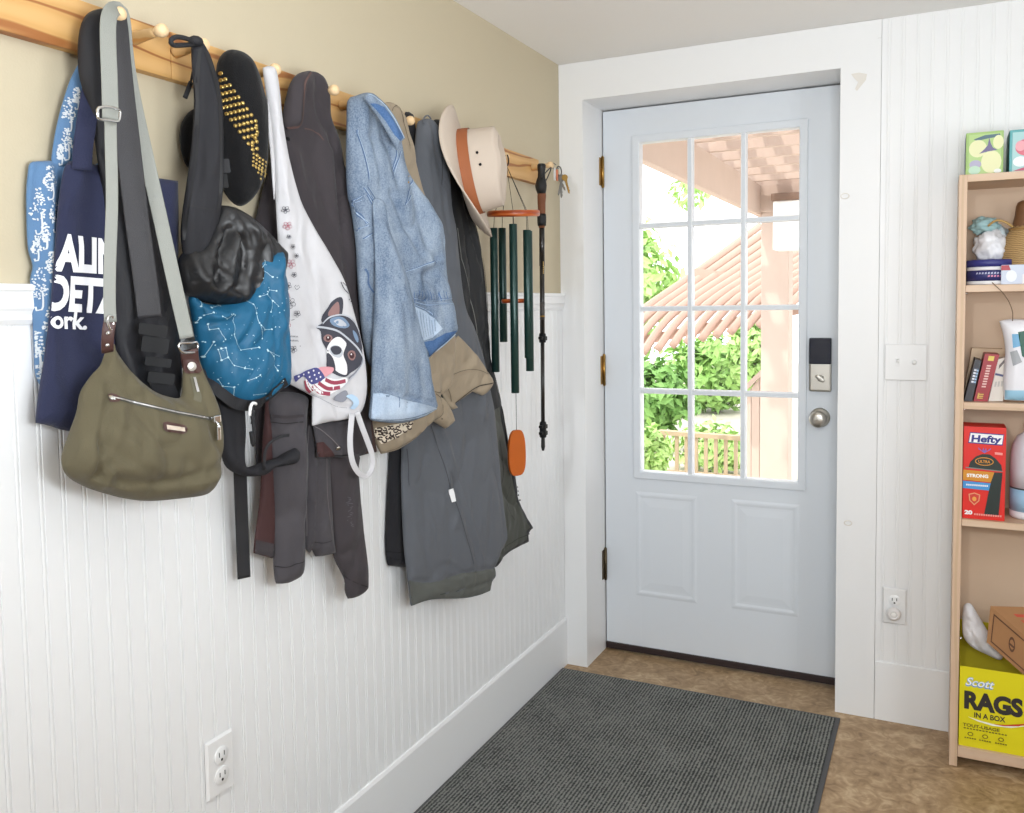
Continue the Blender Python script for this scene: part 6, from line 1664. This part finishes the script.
w = MB(); S.patch(w, [(1005, 390), (1046, 390), (1044, 399.5), (1020, 400.4), (1004.5, 399.5)], P('sky_blue', 152, 196, 220), .001); S.patch(w, [(1012, 334), (1020, 334), (1021, 346), (1013, 348)], P('blue_mark', 112, 168, 206), .001); S.patch(w, [(1010, 352), (1017, 350), (1022, 362), (1013, 366)], P('grey_mark', 158, 160, 164), .001)
S.patch(w, [(1018, 332), (1030, 330), (1030, 362), (1022, 356)], P('deep_green', 36, 88, 72), .0012)
w.into(pch)
# third shelf: red carton of bags, bottle
Z3 = shelf_z[2]
a, b_ = WB(960.5, 516, -.195), WB(1006.5, 428, -.195); a.x = max(a.x, BX0+TH+.002)
root, w, f, fl_ = carton('rubbish_bag_box', 'tall red box with white and blue lettering and a black bag picture, lower bookcase shelf', 'box', (a.x, -.195, Z3+.0005), (b_.x, -.1, b_.z), P('bright_red', 216, 34, 22), .001)
BLU, WH_, BK, GOLDC, SKY = P('logo_blue', 40, 44, 128), P('print_white', 238, 236, 236), P('bag_black', 30, 42, 38), P('gold', 208, 140, 36), P('print_sky', 66, 146, 208)
f.poly(w, [(.11, .82), (.92, .81), (.95, .93), (.15, .94)], BLU); f.poly(w, [(.13, .832), (.905, .822), (.93, .92), (.165, .93)], WH_)
f.text(w, 'Hefty', .18, .88, .838, .912, BLU, .04, .02)
f.poly(w, [(.52, .06), (.86, .06), (.93, .52), (.7, .52)], BK)
f.poly(w, [(.13, .56), (.17, .62), (.3, .68), (.45, .71), (.62, .71), (.76, .67), (.9, .6), (.92, .54)], BK); f.poly(w, [(.06, .55), (.94, .53), (.94, .54), (.06, .562)], P('bag_grey', 120, 124, 118))
for sx in (-1, 1): f.poly(w, [(.5, .72), (.5+sx*.14, .76), (.5+sx*.15, .78), (.5+sx*.05, .74), (.5+sx*.03, .78), (.5, .74)], P('tie_purple', 120, 98, 176))
f.blob(w, .5, .63, .22, .045, GOLDC); f.blob(w, .5, .63, .2, .036, BK); f.text(w, 'ULTRA', .36, .64, .615, .645, GOLDC, .03)
f.poly(w, [(.0, .42), (.66, .41), (.74, .52), (.0, .53)], GOLDC); f.text(w, 'STRONG', .09, .6, .455, .49, WH_, .05)
f.poly(w, [(.0, .33), (.62, .32), (.66, .4), (.0, .41)], SKY); 
for k in range(11): f.poly(w, [(.08+k*.048, .36), (.115+k*.048, .36), (.115+k*.048, .378), (.08+k*.048, .378)], WH_)
f.poly(w, [(.14, .27), (.28, .29), (.42, .27), (.4, .2), (.28, .15), (.16, .2)], P('badge_pale', 220, 150, 110)); f.poly(w, [(.17, .262), (.28, .278), (.39, .262), (.375, .205), (.28, .165), (.185, .205)], P('badge_red', 206, 60, 46)); f.text(w, 'ARM', .21, .35, .215, .245, P('badge_ink', 240, 190, 130), .02) if False else f.blob(w, .28, .22, .05, .025, P('badge_gold', 226, 160, 70))
f.text(w, '20', .05, .24, .05, .092, WH_, .06)
for k in range(12): f.poly(w, [(.28+k*.055, .045), (.32+k*.055, .045), (.32+k*.055, .065), (.28+k*.055, .065)], P('small_print', 232, 150, 140))
f.poly(w, [(.74, .715), (.92, .71), (.92, .735), (.74, .74)], P('small_print_top', 236, 150, 140))
w.build('carton', root)
q = WB(1030.5, 500, -.15); bz = lambda v: WB(1031, v, -.15).z
root = thing('spray_bottle', 'white bottle with a light blue lower label beside the tall red box', 'bottle', (q.x, -.13, Z3))
w = MB(); R0 = .049
w.lathe([(0, Z3+.0005), (R0-.006, Z3+.0005), (R0, Z3+.006), (R0, bz(512))], P('bottle_white', 226, 226, 230), (q.x, -.12, 0), (0, 0, 1), 36)
w.lathe([(R0, bz(512)), (R0, bz(490))], P('bottle_blue', 150, 192, 220), (q.x, -.12, 0), (0, 0, 1), 36); w.lathe([(R0, bz(490)), (R0, bz(488.5))], P('bottle_line', 60, 66, 70), (q.x, -.12, 0), (0, 0, 1), 36)
w.lathe([(R0, bz(488.5)), (R0, bz(470)), (R0*.99, bz(456)), (R0*.9, bz(446)), (R0*.7, bz(438)), (R0*.4, bz(434)), (R0*.3, bz(430))], P('bottle_silver', 206, 208, 214), (q.x, -.12, 0), (0, 0, 1), 36)
w.build('body', root)
w = MB(); w.lathe([(R0*.36, bz(431)), (R0*.36, bz(424)), (R0*.3, bz(422)), (0, bz(422))], P('bottle_cap', 230, 230, 234), (q.x, -.12, 0), (0, 0, 1), 24); w.build('cap', root)
# bottom: yellow rag carton
Z4 = shelf_z[3]
a, b_ = WB(958.5, 744, -.2), WB(959, 665.5, -.2)
xr = a.x+.245
YEL, YELD = P('yellow', 226, 214, 20), P('yellow_inside', 200, 184, 40)
root = thing('rag_carton', 'bright yellow carton of rags on the bottom shelf of the bookcase', 'carton', ((a.x+xr)/2, -.12, Z4))
zt = b_.z
w = MB()
w.box((a.x, -.2, Z4+.0005), (xr, -.198, zt), YEL); w.box((a.x, -.03, Z4+.0005), (xr, -.028, zt+.05), YELD)
w.box((a.x, -.198, Z4+.0005), (a.x+.002, -.03, zt), YELD); w.box((xr-.002, -.198, Z4+.0005), (xr, -.03, zt), YELD); w.box((a.x+.002, -.198, Z4+.0008), (xr-.002, -.03, Z4+.003), YELD)
f = Face((a.x, -.2, Z4), (xr, -.2, Z4), (xr, -.2, zt), (a.x, -.2, zt))
LBL, INKD, RED_, WHY, OLV = P('rag_logo_blue', 120, 160, 210), P('rag_ink', 48, 44, 46), P('rag_red', 196, 60, 30), P('rag_white', 244, 244, 230), P('rag_print_olive', 120, 108, 30)
f.text(w, 'Scott', .055, .335, .765, .875, LBL, .05, .03); f.text(w, 'Scott', .06, .34, .775, .875, P('rag_logo_white', 238, 242, 248), .012, .03)
f.text(w, 'RAGS', .05, .64, .49, .70, INKD, .055)
f.text(w, 'IN A BOX', .155, .47, .385, .45, INKD, .025)
f.poly(w, [(.09, .38), (.19, .34), (.34, .315), (.53, .33), (.72, .40), (.53, .352), (.34, .34), (.21, .355)], WHY); f.poly(w, [(.34, .338), (.45, .335), (.6, .365), (.73, .43), (.6, .39), (.47, .355)], RED_)
f.text(w, 'TOUT-USAGE', .04, .415, .255, .295, OLV, .03)
for k in range(14): f.poly(w, [(.05+k*.032, .225), (.072+k*.032, .225), (.072+k*.032, .24), (.05+k*.032, .24)], OLV)
for cx_ in (.12, .27, .43):
    f.blob(w, cx_, .17, .03, .026, OLV, 12); f.blob(w, cx_, .17, .02, .016, YEL, 12)
    for k in range(5): f.poly(w, [(cx_-.06+k*.025, .11), (cx_-.042+k*.025, .11), (cx_-.042+k*.025, .125), (cx_-.06+k*.025, .125)], OLV)
w.build('carton', root)
w = MB(); fa, fb = Vector((a.x, -.198, zt)), Vector((xr, -.198, zt))
w.poly([Vector((a.x+.002, -.034, zt)), Vector((xr-.002, -.034, zt)), Vector((xr-.01, -.05, zt+.085)), Vector((a.x+.0, -.05, zt+.085))], YELD, Vector((0, .0015, 0))); 
for k in range(4): w.poly([Vector((a.x+.06+k*.045, -.0509-.0, zt+.03)), Vector((a.x+.085+k*.045, -.0509, zt+.03)), Vector((a.x+.085+k*.045, -.0545, zt+.05)), Vector((a.x+.06+k*.045, -.0545, zt+.05))], OLV)
w.build('flap', root, 'raised back flap')
S = Sheet([(962.5, 612), (965, 604), (971, 604), (977, 613), (986, 628), (997, 646), (1003, 657), (998, 659), (986, 654), (974, 648), (966, 641), (962.5, 632)], (975, 635), WB(975, 635, -.12).x, 90, T=.03, r=.035, back=.02, nz=.008, nscale=(25, 20), seed=97, res=.005, wr=(.008, 22, 16, .7))
o = S.mesh('white_rag', mat('white_rag_cloth', rgb(228, 226, 228), .9, bump=.4, bscale=250)); tag(o, 'white rag poking out of the yellow carton at the bottom of the bookcase', 'rag')
# kraft carton lying tilted on the yellow one
CB = mat('brown_cardboard', rgb(160, 116, 76), .8, bump=.1, bscale=120, var=.08, vscale=20)
p00, p01 = WB(986.5, 642, -.19), WB(990.5, 606, -.19)
ux = (WB(1024, 675, -.19)-p00); ux = ux.normalized()*.2; uz = p01-p00; uz = uz-ux*(uz.dot(ux)/ux.dot(ux)*0); dep = Vector((.14, .06, -.004))
root = thing('cardboard_box', 'brown cardboard box lying tilted on top of the yellow carton', 'box', tuple(p00))
w = MB()
c8 = [p00, p00+ux, p00+ux+uz, p00+uz]; 
w.poly(c8, CB, dep)
f = Face(*c8); DKB = P('cardboard_ink', 92, 58, 40)
for (x0, y0, x1, y1) in ((.06, .1, .62, .14), (.06, .84, .62, .88), (.06, .1, .075, .88), (.605, .1, .62, .88)): f.poly(w, [(x0, y0), (x1, y0), (x1, y1), (x0, y1)], DKB)
f.blob(w, .38, .5, .05, .2, DKB); f.blob(w, .38, .5, .035, .13, CB); f.poly(w, [(.33, .44), (.43, .44), (.43, .5), (.33, .5)], DKB)
ft = Face(c8[3], c8[2], c8[2]+dep, c8[3]+dep)
for k in range(5): ft.poly(w, [(.14+k*.12, .25), (.2+k*.12, .25), (.23+k*.12, .8), (.17+k*.12, .8)], P('red_print', 188, 72, 46))
w.build('carton', root)
